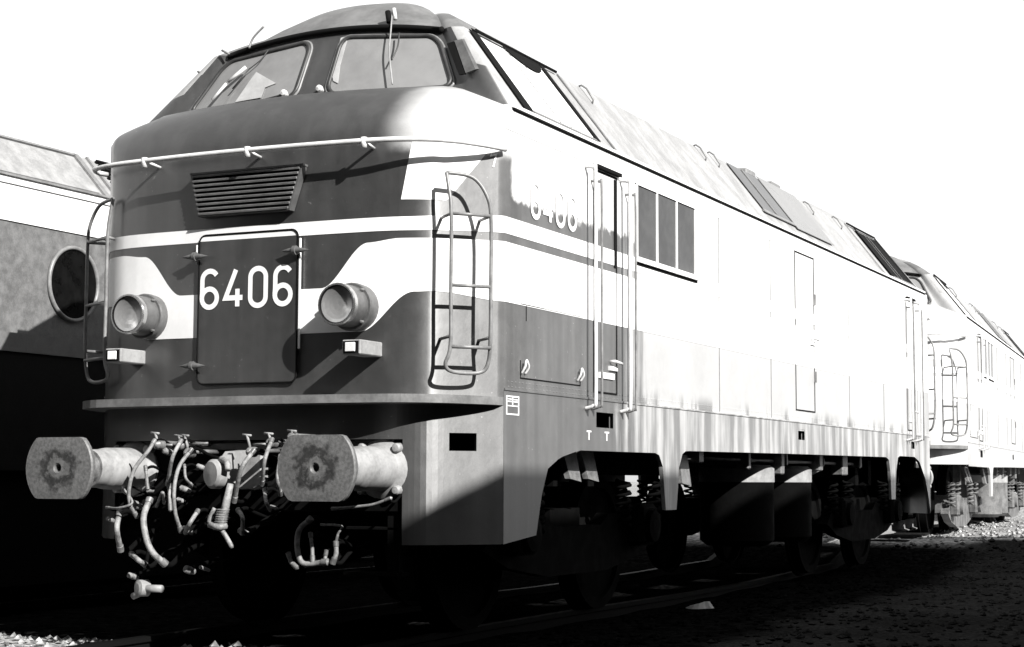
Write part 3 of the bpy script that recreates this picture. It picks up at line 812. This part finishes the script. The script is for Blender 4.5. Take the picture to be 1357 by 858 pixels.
        for wy in (-1.05, 1.05):
            for sg in (1, -1):
                w = MB(); w.lathe((sg*.70, by+wy, .50+.03), (sg, 0, 0), [(0, .52), (.03, .52), (.035, .49), (.13, .485), (.13, .41), (.10, .40), (.09, .15), (.14, .12), (.14, .001)], 0, 36); w.build('wheel', M['railsteel2'], bo)
                a = MB(); a.box(sg*1.10, sg*1.24, by+wy-.16, by+wy+.16, .52, .82, bev=.03)
                a.lathe((sg*1.24, by+wy, .66), (sg, 0, 0), [(0, .12), (.04, .115), (.05, .06), (.05, .001)], 0, 16); a.build('axle_box', MT, bo)
                for q in (-.30, .30):
                    s_ = MB(); pts = [(sg*1.15 + .05*math.cos(t*.9), by+wy+q + .05*math.sin(t*.9), .66 + .0085*t) for t in range(0, 40)]
                    s_.tube(pts, .014, 0, 6); s_.build('spring', MT, bo)
    for (y0, x, r) in ((6.25, .96, .33), (7.55, .96, .30)):
        for sg in (1, -1):
            v = MB(); v.lathe((sg*x, y0, .42), (0, 0, 1), [(0, .001), (0, r*.8), (.05, r), (.56, r)], 0, 28); v.lathe((sg*x, y0, .42), (0, 0, 1), [(.56, r+.006), (.68, r+.006), (.71, r*.9), (.72, .001)], 1, 28)  # pale top band paints in the sunlight on the drum
            v.tube([(sg*x, y0, 1.2), (sg*x, y0, 1.32)], .05, 0, 10); v.tube(bez([(sg*(x+.1), y0+.2, 1.0), (sg*(x+.3), y0+.42, 1.13), (sg*(x+.25), y0+.5, 1.3)], 5), .018, 1, 6)
            v.build('filter_drum', [M['black'], M['castwhite']], root)
    v = MB()
    for sg in (1, -1):
        for i, (y, w_) in enumerate(((4.3, .12), (5.55, .07), (6.5, .1), (6.66, .05), (7.75, .12), (8.6, .2), (9.3, .07))):
            v.box(sg*1.18, sg*1.30, y, y+w_, 1.13 - .04*(i % 3), 1.26, 0, bev=.01)
        v.tube([(sg*1.22, 4.0, 1.17), (sg*1.22, 9.6, 1.17)], .016, 0, 6)
    v.build('pipe_clamps', M['metal'], root)
    for sg in (1, -1):
        for y in (1.85, 2.15):
            v = MB(); v.prism([(sg*1.18, y, 1.20), (sg*1.18, y+.22, 1.20), (sg*1.25, y+.16, .98), (sg*1.25, y-.02, 1.0)], (sg*.04, 0, 0)); v.build('sand_box_chute', M['metal'], root)
        v = MB(); v.prism([(sg*1.2, 4.0, 1.19), (sg*1.2, 4.2, 1.19), (sg*1.25, 4.15, .95), (sg*1.25, 3.95, .97)], (sg*.04, 0, 0)); v.build('sand_box_chute', M['metal'], root)
    return root

M['ledge'] = simple('ledge_steel', .15, .45, var=.3, scale=8, bump=.2)
M['castgrey'] = simple('headlight_casing_grey', .09, .4, var=.3, scale=9, bump=.2)
M['railsteel2'] = simple('wheel_steel', .004, .9, var=.4, bump=.2, spec=.03)
bp = NT('scuffed_buffer_face'); c = bp.coords()
sp = bp.n('ShaderNodeSeparateXYZ'); bp.l(c, sp.inputs[0])
rx = bp.math('SUBTRACT', bp.math('ABSOLUTE', sp.outputs[0]), .875); rz = bp.math('SUBTRACT', sp.outputs[2], 1.05)
nn = bp.noise(c, 16, 5, .65); fn = bp.noise(c, 60, 3, .6)
rad = bp.math('SQRT', bp.math('ADD', bp.math('MULTIPLY', rx, rx), bp.math('MULTIPLY', bp.math('MULTIPLY', rz, rz), 1.3)))
rad = bp.math('ADD', rad, bp.math('MULTIPLY', bp.math('SUBTRACT', nn, .5), .22))
dark = bp.math('MULTIPLY', bp.ramp(rad, .055, .09), bp.ramp(rad, .10, .16, 1., 0.))
base = bp.math('MULTIPLY', bp.ramp(fn, .3, .7, .09, .15), bp.ramp(nn, .3, .7, .94, 1.08))
bp.col(bp.math('MULTIPLY', base, bp.math('SUBTRACT', 1., bp.math('MULTIPLY', dark, .75))))
bp.b.inputs['Roughness'].default_value = .55; bp.b.inputs['Metallic'].default_value = .15; bp.bump(fn, .25, .004)
M['bufferplate'] = bp.m

M['sunlitgear'] = simple('sunlit_running_gear', .10, .7, var=.6, scale=7, bump=.3)  # paler gear stands in for sun on the second locomotive's bogies
M['glarepaint'] = simple('glare_pale_body_paint', .40, .4, var=.12, scale=3, bump=.1)  # pale colour stands in for glare on the second locomotive
loco = build_loco()
tag(loco, 'dark diesel locomotive with pale bands and the number 6406 on its nose door', 'locomotive', 'diesel locomotives of one class')
kids = lambda o: [x for x in bpy.data.objects if x.parent == o]
loco2 = copy_tree(loco)
CURV = math.radians(4.2)
for o in [q for k in kids(loco2) for q in [k]]:
    if o.name.startswith('bogie'):
        for q in kids(o):
            if q.name.startswith('wheel'): q.location.z += .22
for sg, o in zip((1, -1), [k for k in kids(loco2) if k.name.startswith('skirt')]):
    t_ = build_loco.make_skirt(sg, True).build('tmp', M['paint']); o.data = t_.data; bpy.data.objects.remove(t_)
for o in kids(loco2):
    if o.name.startswith(('bogie', 'pipe_clamps', 'filter_drum')):
        for q in [o] + kids(o):
            if not q.name.startswith('wheel'):
                q.material_slots[0].link = 'OBJECT'; q.material_slots[0].material = M['sunlitgear']
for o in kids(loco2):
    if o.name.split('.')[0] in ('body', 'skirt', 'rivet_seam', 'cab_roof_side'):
        o.material_slots[0].link = 'OBJECT'; o.material_slots[0].material = M['glarepaint']
loco2.location = (-.06, L + 1.75, .0); loco2.rotation_euler = (0, 0, CURV)
tag(loco2, 'sunlit locomotive coupled behind the 6406, seen only in part at the right edge', 'locomotive', 'diesel locomotives of one class')

# ================================================================= numbers and marks on the first locomotive
def stroke(mb, pts, w, T_, closed=False, th=.002):
    "flat ribbon: pts 2D, T_ maps (x,z)->3D with an offset"
    P = [Vector((p[0], p[1])) for p in pts]; N = len(P); lft, rgt = [], []
    for i in range(N):
        a = P[i-1] if (i > 0 or closed) else P[i]; c_ = P[(i+1) % N] if (i < N-1 or closed) else P[i]
        d1 = (P[i]-a) if (P[i]-a).length > 1e-9 else (c_-P[i]); d2 = (c_-P[i]) if (c_-P[i]).length > 1e-9 else (P[i]-a)
        d1.normalize(); d2.normalize(); t = (d1+d2).normalized(); n = Vector((-t.y, t.x)); k = 1/max(.5, n.dot(Vector((-d1.y, d1.x))))
        lft.append(P[i]+n*w/2*k); rgt.append(P[i]-n*w/2*k)
    if closed: lft.append(lft[0]); rgt.append(rgt[0])
    mb.grid([[T_(p.x, p.y) for p in lft], [T_(p.x, p.y) for p in rgt]], 0, False)
def arc(cx, cy, rx, ry, a0, a1, n=14): return [(cx+rx*math.cos(math.radians(a0+(a1-a0)*i/n)), cy+ry*math.sin(math.radians(a0+(a1-a0)*i/n))) for i in range(n+1)]
def digit(ch):
    "unit box 0..1 wide (x), 0..2 high; returns stroke list (pts, closed)"
    if ch == '0': return [(arc(.5, 1.5, .42, .42, 0, 180) + arc(.5, .5, .42, .42, 180, 360), True)]
    if ch == '6': return [(arc(.5, .56, .42, .46, 0, 360, 24)[:-1], True), ([(.08, .60), (.10, .85)] + arc(.52, 1.48, .42, .44, 180, 30, 10), False)]
    if ch == '4': return [([(.62, 1.92), (.06, .52), (1.0, .52)], False), ([(.72, .96), (.72, .08)], False)]
def number(mb, text, w, h, pitch, sw, T_, n=(0, -1, 0)):
    for i, ch in enumerate(text):
        for j, (pts, cl) in enumerate(digit(ch)): stroke(mb, [(i*pitch + p[0]*w, p[1]/2*h) for p in pts], sw, lambda x, z: T_(x, z) + Vector(n)*.0008*j, cl)
nb = MB(); number(nb, '6406', .130, .24, .174, .031, lambda x, z: Vector((-.335 + x, -.0155, 2.005 + z + .0)))
nb.build('front_number', M['white'], loco)
nb = MB(); number(nb, '6406', .135, .235, .185, .031, lambda x, z: Vector((1.4555, .86 + x, 2.575 + z)), (1, 0, 0))
nb.build('side_number', M['white'], loco)
nb = MB(); stroke(nb, [(.02, .16), (0, .085), (.035, .095), (.015, .02)], .010, lambda x, z: Vector((1.456, .50 + x*1.0 - .075 + .03, 2.80 + z)))
for v_ in range(len(nb.v)):                                # the bolt sits on the corner just ahead of the flank
    x, y, z = nb.v[v_]; (px_, py_), _ = plan_at(u_of_y(y) - .045, .004); nb.v[v_] = (px_, py_, z)
nb.build('lightning_mark', M['white'], loco)

# wipers and washer hoses on the first cab
def wob(pts, r, name, m, parent, n=8, k=6):
    v = MB(); v.tube(bez(pts, k), r, 0, n); return v.build(name, m, parent)
WY = .80
w1 = wob([at(520, 14, .93), at(518, 40, .84), at(516, 70, .76), at(520, 112, .68)], .005, 'wiper', M['castwhite'], loco)
wob([at(529, 44, .84), at(527, 62, .79), at(519, 80, .74)], .005, 'washer_hose', M['rubber'], loco)
v = MB(); v.tube([at(522, 12, .92), at(524, 26, .9)], .014, 0, 8); v.tube([at(514, 16, .92), at(516, 30, .9)], .02, 1, 8); v.build('wiper_motor', [M['rail'], M['gap']], loco)
v = MB(); v.tube([at(281, 133, .70), at(300, 111, .75)], .010, 0, 8); v.tube([at(302, 109, .75), at(326, 89, .79)], .012, 0, 8); v.tube([at(308, 118, .74), at(330, 92, .79)], .005, 1, 6)
v.tube(bez([at(330, 92, .79), at(345, 80, .82), at(356, 66, .86)], 5), .004, 1, 6)
v.build('wiper', [M['rail'], M['rubber']], loco)
wob([at(350, 35, .90), at(336, 50, .88), at(330, 64, .86)], .008, 'wiper_arm', M['ladder'], loco)
for a, b_ in (((377, 124, .62), (360, 132, .66)), ((424, 118, .60), (417, 124, .62))):
    v = MB(); p = at(*a); v.lathe(p - Vector((0, .0, .0)), (0, -1, .2), [(-.03, .012), (0, .022), (.02, .02), (.028, .001)], 0, 12); v.tube([p, at(*b_)], .01, 1, 6); v.build('washer_nozzle', [M['rail'], M['rubber']], loco)
wob([at(377, 125, .64), at(320, 140, .66), at(272, 150, .66)], .006, 'washer_pipe', M['rubber'], loco)
# mirror at the right windscreen corner and the sun visor boards left of the cab
v = MB(); a, b_, c_, d_ = at(602, 54, .84), at(612, 52, .84), at(630, 92, .72), at(617, 97, .72)
v.prism([a, b_, c_, d_], (.012, .035, .01)); m_ = v.build('side_mirror', M['castgrey'], loco)
v = MB(); v.prism([at(592, 58, .84), at(601, 55, .84), at(616, 98, .72), at(608, 99, .72)], (0, .02, 0)); v.build('mirror_bracket', M['gap'], m_)
v = MB(); v.tube([at(234, 138, .86), at(277, 91, .92)], .006, 0, 6); v.build('grab_rod', M['ladder'], loco)
v = MB()
for p in ((240, 138), (268, 98), (300, 70)): v.tube([at(p[0]-6, p[1]-3, .86), at(p[0]+4, p[1]+2, .86)], .008, 0, 6)
v.build('mirror_clip', M['ladder'], loco)

wsl = [k for k in kids(loco) if k.name.startswith('windscreen')]
def pane_sheet(pts, name, mat):
    v = MB(); P = [at(a, b_, .70 + (150-b_)*.0022) for a, b_ in pts]
    # drop the outline on to the glass plane (foot y .70, z 3.415 / top y .90, z 3.90)
    Q_ = []
    for a, b_ in pts:
        lo_, hi_ = .60, 1.0
        for _ in range(30):
            m_ = (lo_+hi_)/2; p = at(a, b_, m_)
            xx = min(1, abs(p.x)); zf = 3.415-.03*xx*xx; t = (p.z-zf)/(.475); ys = .70+.05*xx*xx + t*.2
            if m_ < ys: lo_ = m_
            else: hi_ = m_
        Q_.append(p + Vector((0, -.012, .005)))
    v.prism(Q_, (0, .003, -.001)); return v.build(name, mat, loco)
pane_sheet([(313, 137), (330, 112), (341, 97), (367, 112), (352, 118), (347, 131)], 'paper_sheet', M['pale_pane_mark'])
pane_sheet([(441, 100), (447, 70), (453, 52), (463, 49), (458, 66), (452, 88), (449, 112), (443, 109)], 'pale_pane_mark', M['pale_pane_mark'])  # bright reflection along the pane edge, painted as a pale strip
# ================================================================= hoses and couplings at the front (parts of the first locomotive)
def z5(X_, Y_): return 140 + X_/3.3925, 560 + Y_/3.3925
def hose(pts, r, y=-.30, m='hose', name='air_hose', bow=.08):
    P = []; n = len(pts)
    for i, (a, b_) in enumerate(pts):
        px_, py_ = z5(a, b_); P.append(at(px_, py_, y - bow*math.sin(PI*i/(n-1))))
    r *= .88; v = MB(); v.tube(bez(P, 8), r, 0, 10)
    v.lathe(P[0], (P[0]-P[1]), [(-.012, r*1.0), (-.01, r*1.25), (.02, r*1.25), (.025, .001)], 1, 10)
    v.lathe(P[-1], (P[-1]-P[-2]), [(-.02, r*1.0), (-.018, r*1.25), (.02, r*1.3), (.03, .001)], 1, 10)
    for q, s_ in ((P[0], 1), (P[-1], -1)):
        v.tube(bez([q, q + Vector((.01, .06, .015*s_)), q + Vector((.01, .18, -.02 if s_ > 0 else .05)), q + Vector((.01, .36, -.05 if s_ > 0 else .10))], 4), r*.9, 2, 8)
    return v.build(name, [M[m], M['metal'], M['black']], loco)
hose([(215, 90), (190, 130), (130, 210), (105, 300), (110, 370), (135, 415)], .013)
hose([(335, 90), (300, 160), (280, 270)], .013)
hose([(380, 130), (330, 200), (308, 300), (312, 400), (335, 480)], .013)
hose([(660, 135), (610, 210), (580, 345)], .015)
hose([(745, 85), (715, 170), (705, 270)], .013)
hose([(785, 160), (773, 250), (785, 315)], .013)
hose([(195, 355), (170, 430), (185, 530), (215, 590), (260, 630)], .021)
hose([(62, 410), (50, 480), (66, 565)], .019)
hose([(598, 398), (616, 430), (614, 490)], .014)
hose([(715, 310), (722, 360), (738, 388)], .012)
hose([(180, 210), (188, 285)], .011)
hose([(285, 290), (290, 380)], .012)
hose([(355, 200), (360, 250), (385, 280)], .009)
hose([(410, 405), (378, 455), (362, 490)], .014)
hose([(120, 595), (150, 622), (172, 636)], .017)
hose([(80, 300), (120, 360), (60, 385), (10, 383)], .008, name='brake_rod')
hose([(232, 370), (255, 315), (262, 355)], .010)
hose([(1030, 387), (1120, 380), (1200, 370), (1270, 345)], .010, -.05, name='uncoupling_rod', bow=0)
hose([(915, 440), (870, 485), (862, 570), (890, 635), (985, 628)], .019, .05, name='step_loop', bow=0)
hose([(922, 510), (928, 560), (930, 612)], .013, .05, name='step_strut', bow=0)
hose([(1035, 550), (1036, 590), (1025, 622)], .016, .05, name='step_strut', bow=0)
hose([(990, 590), (985, 625)], .012, .05, name='step_strut', bow=0)
hose([(980, 460), (1060, 466), (1045, 500), (1040, 520)], .008, .05, name='step_strut', bow=0)
hose([(825, 600), (835, 630), (852, 645)], .015, .05, name='step_strut', bow=0)
for (a, b_) in (((222, 46), (235, 92)), ((328, 58), (338, 95)), ((355, 56), (372, 130)), ((635, 55), (652, 125)), ((733, 48), (742, 85)), ((838, 36), (838, 60))):
    v = MB(); p = at(*z5(*a), -.26); q = at(*z5(*b_), -.26); v.tube([p, q], .008, 0, 8); v.tube([p + Vector((-.03, 0, .0)), p + Vector((.03, 0, -.006))], .007, 0, 6)
    v.lathe(q + Vector((0, .04, -.01)), (0, -1, 0), [(0, .03), (.05, .028), (.07, .015), (.08, .001)], 1, 12)
    v.tube([q, q + Vector((0, .35, .0))], .014, 1, 8)
    v.build('air_cock', [M['hose'], M['metal']], loco)
v = MB()
for (a, b_) in (((250, 100), (300, 102)), ((380, 98), (460, 94)), ((665, 100), (720, 98)), ((770, 96), (810, 94))):
    v.tube([at(*z5(*a), -.2), at(*z5(*b_), -.2)], .008, 0, 6)
v.build('cock_linkage', M['metal'], loco)
# draw hook and screw coupling
v = MB(); cx = 0
hk = [(-.04, 1.16), (.05, 1.15), (.10, 1.08), (.09, 1.0), (.03, .96), (-.02, .98), (.02, 1.03), (.0, 1.08), (-.04, 1.10)]
v.prism([(-.03, -.02 - (a+.04)*1.6, z) for a, z in hk], (.06, 0, 0))
v.box(-.10, .10, .02, .10, .93, 1.17, bev=.01)
pc = at(*z5(485, 232), -.33); v.lathe(pc + Vector((0, .06, 0)), (-.35, -.93, 0), [(0, .085), (.05, .085), (.065, .07), (.07, .001)], 0, 24)
v.build('draw_hook', M['castwhite'], loco)
v = MB()
p0 = at(*z5(520, 165), -.30); v.tube(bez([p0, at(*z5(545, 180), -.33), at(*z5(550, 215), -.35)], 5), .02, 0, 8)
v.tube([at(*z5(562, 275), -.36), at(*z5(545, 350), -.37), at(*z5(520, 470), -.37)], [.018, .022, .026], 0, 10)
for i in range(9):
    p = at(*z5(528, 395), -.37).lerp(at(*z5(512, 480), -.37), i/8); v.lathe(p - Vector((0, 0, .004)), (0, 0, 1), [(0, .034), (.008, .038), (.012, .030)], 0, 10)
v.tube(bez([at(*z5(470, 460), -.36), at(*z5(505, 470), -.4), at(*z5(540, 465), -.36)], 4), .02, 0, 8)
v.tube(bez([at(*z5(520, 480), -.37), at(*z5(545, 520), -.37), at(*z5(570, 565), -.37)], 4), [.014]*8+[.009], 0, 8)
v.tube(bez([at(*z5(490, 385), -.36), at(*z5(470, 425), -.37), at(*z5(465, 450), -.37)], 4), .012, 0, 8)
v.build('screw_coupling', M['hose'], loco)
# brake gear bits hanging low in front of the wheel
v = MB(); p = at(*z5(160, 745), -.25)
v.lathe(p, (-.4, -.9, 0), [(-.04, .05), (.02, .05), (.03, .03), (.031, .001)], 0, 14); v.tube([p + Vector((-.02, 0, 0)), p + Vector((.15, 0, .0))], .022, 0, 8); v.tube([p + Vector((-.06, 0, -.05)), p + Vector((.02, 0, -.02))], .02, 0, 8); v.tube([p + Vector((0, 0, 0)), p + Vector((0, .1, .35))], .012, 1, 8)
v.build('sanding_pipe', [M['castwhite'], M['black']], loco)
for (a, r) in (((370, 662), .024), ((360, 485), .024), ((130, 370), .026), ((350, 298), .018), ((437, 655), .012), ((115, 690), .018), ((275, 130), .022), ((680, 128), .02), ((425, 200), .016), ((612, 490), .018), ((752, 385), .016), ((335, 350), .014), ((20, 437), .014)):
    v = MB(); p = at(*z5(*a), -.2); v.lathe(p, (-.3, -.9, .3), [(-.05, r*.7), (-.01, r), (.02, r*.9), (.03, .001)], 0, 12); v.tube([p, p + Vector((0, .3, .05))], r*.6, 1, 6); v.build('pipe_coupling', [M['hose'], M['black']], loco)
# step boards under the right corner
v = MB(); v.box(.62, .98, .12, .22, .70, .72, bev=.004); v.box(.90, .98, .12, .16, .45, .85); v.box(.62, .98, .10, .24, .44, .46)
v.build('shunter_step', M['black'], loco)

# ================================================================= the locomotive on the parallel track, left
def build_left():
    root = empty('locomotive', (-4.5, -9.0, 0)); W_ = 1.45
    tag(root, 'locomotive on the parallel track at the left edge, round porthole in its grey flank', 'locomotive')
    y1 = 19.5
    b = MB()
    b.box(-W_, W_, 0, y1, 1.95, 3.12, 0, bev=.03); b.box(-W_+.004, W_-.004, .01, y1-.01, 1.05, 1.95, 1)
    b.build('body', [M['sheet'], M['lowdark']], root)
    b = MB(); b.box(W_-.01, W_+.012, .02, y1-.02, 1.93, 2.07, 0); b.box(-W_+.01, -W_-.012, .02, y1-.02, 1.93, 2.07, 0); b.build('livery_band', M['bandgrey'], root)
    b = MB(); b.box(-W_-.012, W_+.012, .0, y1, 2.90, 3.24, 0); b.box(W_, W_+.03, 0, y1, 3.235, 3.25, 1); b.box(W_, W_+.022, 0, y1, 3.175, 3.180, 1); b.build('eaves_gutter', [M['band'], M['ladder']], root)
    r = MB(); ye = 11.62
    r.prism([(-W_+.02, 0, 3.24), (W_-.02, 0, 3.24), (1.08, 0, 3.62), (.6, 0, 3.74), (0, 0, 3.78), (-.6, 0, 3.74), (-1.08, 0, 3.62)], (0, y1, 0)); r.build('roof', M['roofpale'], root)
    def sp(y, t, off=0): 
        p = Vector((1.43, y, 3.24)).lerp(Vector((1.08, y, 3.62)), t); return p + Vector((.38, 0, .35)).normalized()*off
    def fr(a, b_, t0, t1, mi, mb, off=.012): mb.prism([sp(a, t0, .0), sp(b_, t0, .0), sp(b_, t1, .0), sp(a, t1, .0)], Vector((.38, 0, .35)).normalized()*off, mi)
    w = MB(); fr(8.0, 11.40, .08, .92, 0, w, .01)
    wo = w.build('roof_panel', M['roofpale'], root)
    k = MB(); fr(8.0, 11.46, .95, 1.0, 0, k, .02); fr(11.44, 11.50, .0, 1.0, 0, k, .02); fr(11.60, 11.63, .0, 1.0, 0, k, .02); k.build('panel_frame', M['ladder'], wo)
    k = MB()
    for i in range(10): fr(11.70, 13.2, .06+i*.095, .10+i*.095, 0, k, .03)
    k.build('louvre', M['gap'], root)
    p = MB(); c0 = Vector((W_, 11.05, 2.50))
    p.lathe(c0, (1, 0, 0), [(.0, .275), (.012, .275), (.012, .001)], 0, 48); po = p.build('porthole', M['glassblack'], root)
    k = MB(); k.tube([c0 + Vector((.014, .285*math.cos(a), .285*math.sin(a))) for a in [2*PI*i/48 for i in range(48)]], .017, 0, 8, closed=True); k.build('rim', M['ladder'], po)
    u = MB(); u.box(-1.38, 1.38, 5.6, 13.6, .16, 1.04, 0, bev=.03); u.box(-1.2, 1.2, .3, y1-.3, .80, 1.05); u.build('underframe', M['black'], root)
    for by in (3, 15.5):
        g_ = MB(); g_.box(-1.1, 1.1, by-1.4, by+1.4, .55, .80, bev=.05); go = g_.build('bogie', M['black'], root)
        for wy in (-1, 1):
            for sg in (1, -1):
                w = MB(); w.lathe((sg*.70, by+wy, .64), (sg, 0, 0), [(0, .5), (.03, .5), (.035, .47), (.13, .465), (.13, .40), (.1, .39), (.1, .001)], 0, 32); w.build('wheel', M['railsteel2'], go)
    return root
M['glassblack'] = simple('porthole_glass', .004, .3, var=.6, bump=0, spec=.05)
M['roofpale'] = simple('pale_grey_roof_panel', .24, .6, var=.22, scale=9, bump=.2)
M['lowdark'] = simple('shade_black_lower_paint', .008, .7, var=.5, bump=.1, spec=.1)  # cast shade painted black into the lower body
M['bandgrey'] = simple('left_grey_band', .12, .5, var=.2, bump=.1)
build_left()

# ================================================================= junk and stones on the ground
st = MB(); vs = []
random.seed(3)
for k in range(14):
    a = 2*PI*k/14; r = .07*(1+.25*math.sin(3*a)+.1*random.random()); vs.append((r*1.7*math.cos(a), r*math.sin(a), 0))
up = [(x*.6+.012, y*.6, .05 + .02*math.cos(2*PI*i/14)) for i, (x, y, z) in enumerate(vs)]
st.add(vs + up, [(i, (i+1) % 14, 14+(i+1) % 14, 14+i) for i in range(14)] + [list(range(14, 28))])
so = st.build('stone', simple('pale_stone', .45, .8, var=.2, bump=.5)); p = at(880, 790, 4.6); so.location = (p.x, p.y, ground_h(p.x, p.y)); so.location = (1.05, 4.95, ground_h(1.05, 4.95)-.01)
tag(so, 'small pale stone lying alone on the black ground beside the locomotive', 'stone')

rs = random.Random(11); v = MB()
for k in range(5200):
    if k < 3600: x, y = rs.uniform(.9, 6.2), rs.uniform(-1.5, 13.0)
    else: x, y = rs.uniform(-1.2, 5.0), rs.uniform(12.5, 26.0)
    if k % 11 == 0: x, y = rs.uniform(-3.2, -.2), rs.uniform(-.8, .5)
    if -.9 < x < .9 and y < 12.5 and y > .5: continue
    sz = rs.uniform(.012, .032) * (1.4 if k >= 3600 else 1); z = ground_h(x, y) + sz*.25
    pts = [(x + sz*rs.uniform(.7, 1.3)*dx, y + sz*rs.uniform(.7, 1.3)*dy, z + sz*rs.uniform(.5, .9)*dz) for dx, dy, dz in ((1,0,0), (0,1,.1), (-1,0,0), (0,-1,.1), (.1,.1,1), (0,0,-1))]
    v.add(pts, [(0,1,4), (1,2,4), (2,3,4), (3,0,4), (1,0,5), (2,1,5), (3,2,5), (0,3,5)])
tag(v.build('ballast_stones', gm.m), 'loose ballast stones strewn over the yard beside the locomotives', 'gravel', kind='stuff')

# ================================================================= long shed to the right of the tracks (casts the big shade)
XB, HB, YE = 9.6, 1.05 + (9.25-1.45)*math.tan(SUN_EL)/math.sin(PHI), 9.6
sh = empty('goods_shed', (XB, YE, 0)); tag(sh, 'long dark goods shed with sliding doors standing along the right side of the track', 'shed')
b = MB(); b.box(0, 11, -52, 0, -.3, HB-.12, 0); b.build('wall', M['brick'], sh)
b = MB(); b.prism([(-.35, 0.3, HB-.13), (-.35, .3, HB), (5.5, .3, HB+1.5), (11.35, .3, HB), (11.35, .3, HB-.13), (5.5, .3, HB+1.36)], (0, -52.6, 0)); b.build('roof', M['tiles'], sh)
for i in range(6):
    d = MB(); y = -6 - i*8; d.box(-.08, -.02, y, y+3, 0, 3.4, 0, bev=.01)
    for q in range(6): d.box(-.095, -.08, y+.2+q*.5, y+.26+q*.5, .05, 3.35, 0)
    d.build('sliding_door', M['wood'], sh)
    d = MB(); d.box(-.05, 0.01, y+4, y+6.5, 3.6, 4.8, 0); wv = d.build('window', M['glassdark'], sh)
dp = empty('blocker', (-8, -13.5, 0)); tag(dp, 'unseen added depot standing across the yard behind the photographer', 'blocker')
b = MB(); b.box(-50, 60, -14, 0, -.3, 15.5, 0); b.build('wall', M['brick'], dp)  # unseen block, added to shut out skylight from the nose
b = MB(); b.prism([(-50.4, -14.3, 15.5), (-50.4, .3, 15.5), (-50.4, .3, 15.65), (-50.4, -7, 16.6), (-50.4, -14.3, 15.65)], (110.8, 0, 0)); b.build('roof', M['tiles'], dp)  # roof of the added unseen block
for i in range(5):
    d = MB(); x = -22 + i*7.2; d.box(x, x+4.2, .02, .10, -.1, 5.2, 0)
    for q in range(7): d.box(x+.2+q*.6, x+.28+q*.6, .10, .12, .05, 5.1, 0)
    d.build('blocker_door', M['wood'], dp)
# final cleanup
for o in bpy.data.objects:
    if o.type == 'MESH': o.data.name = o.name
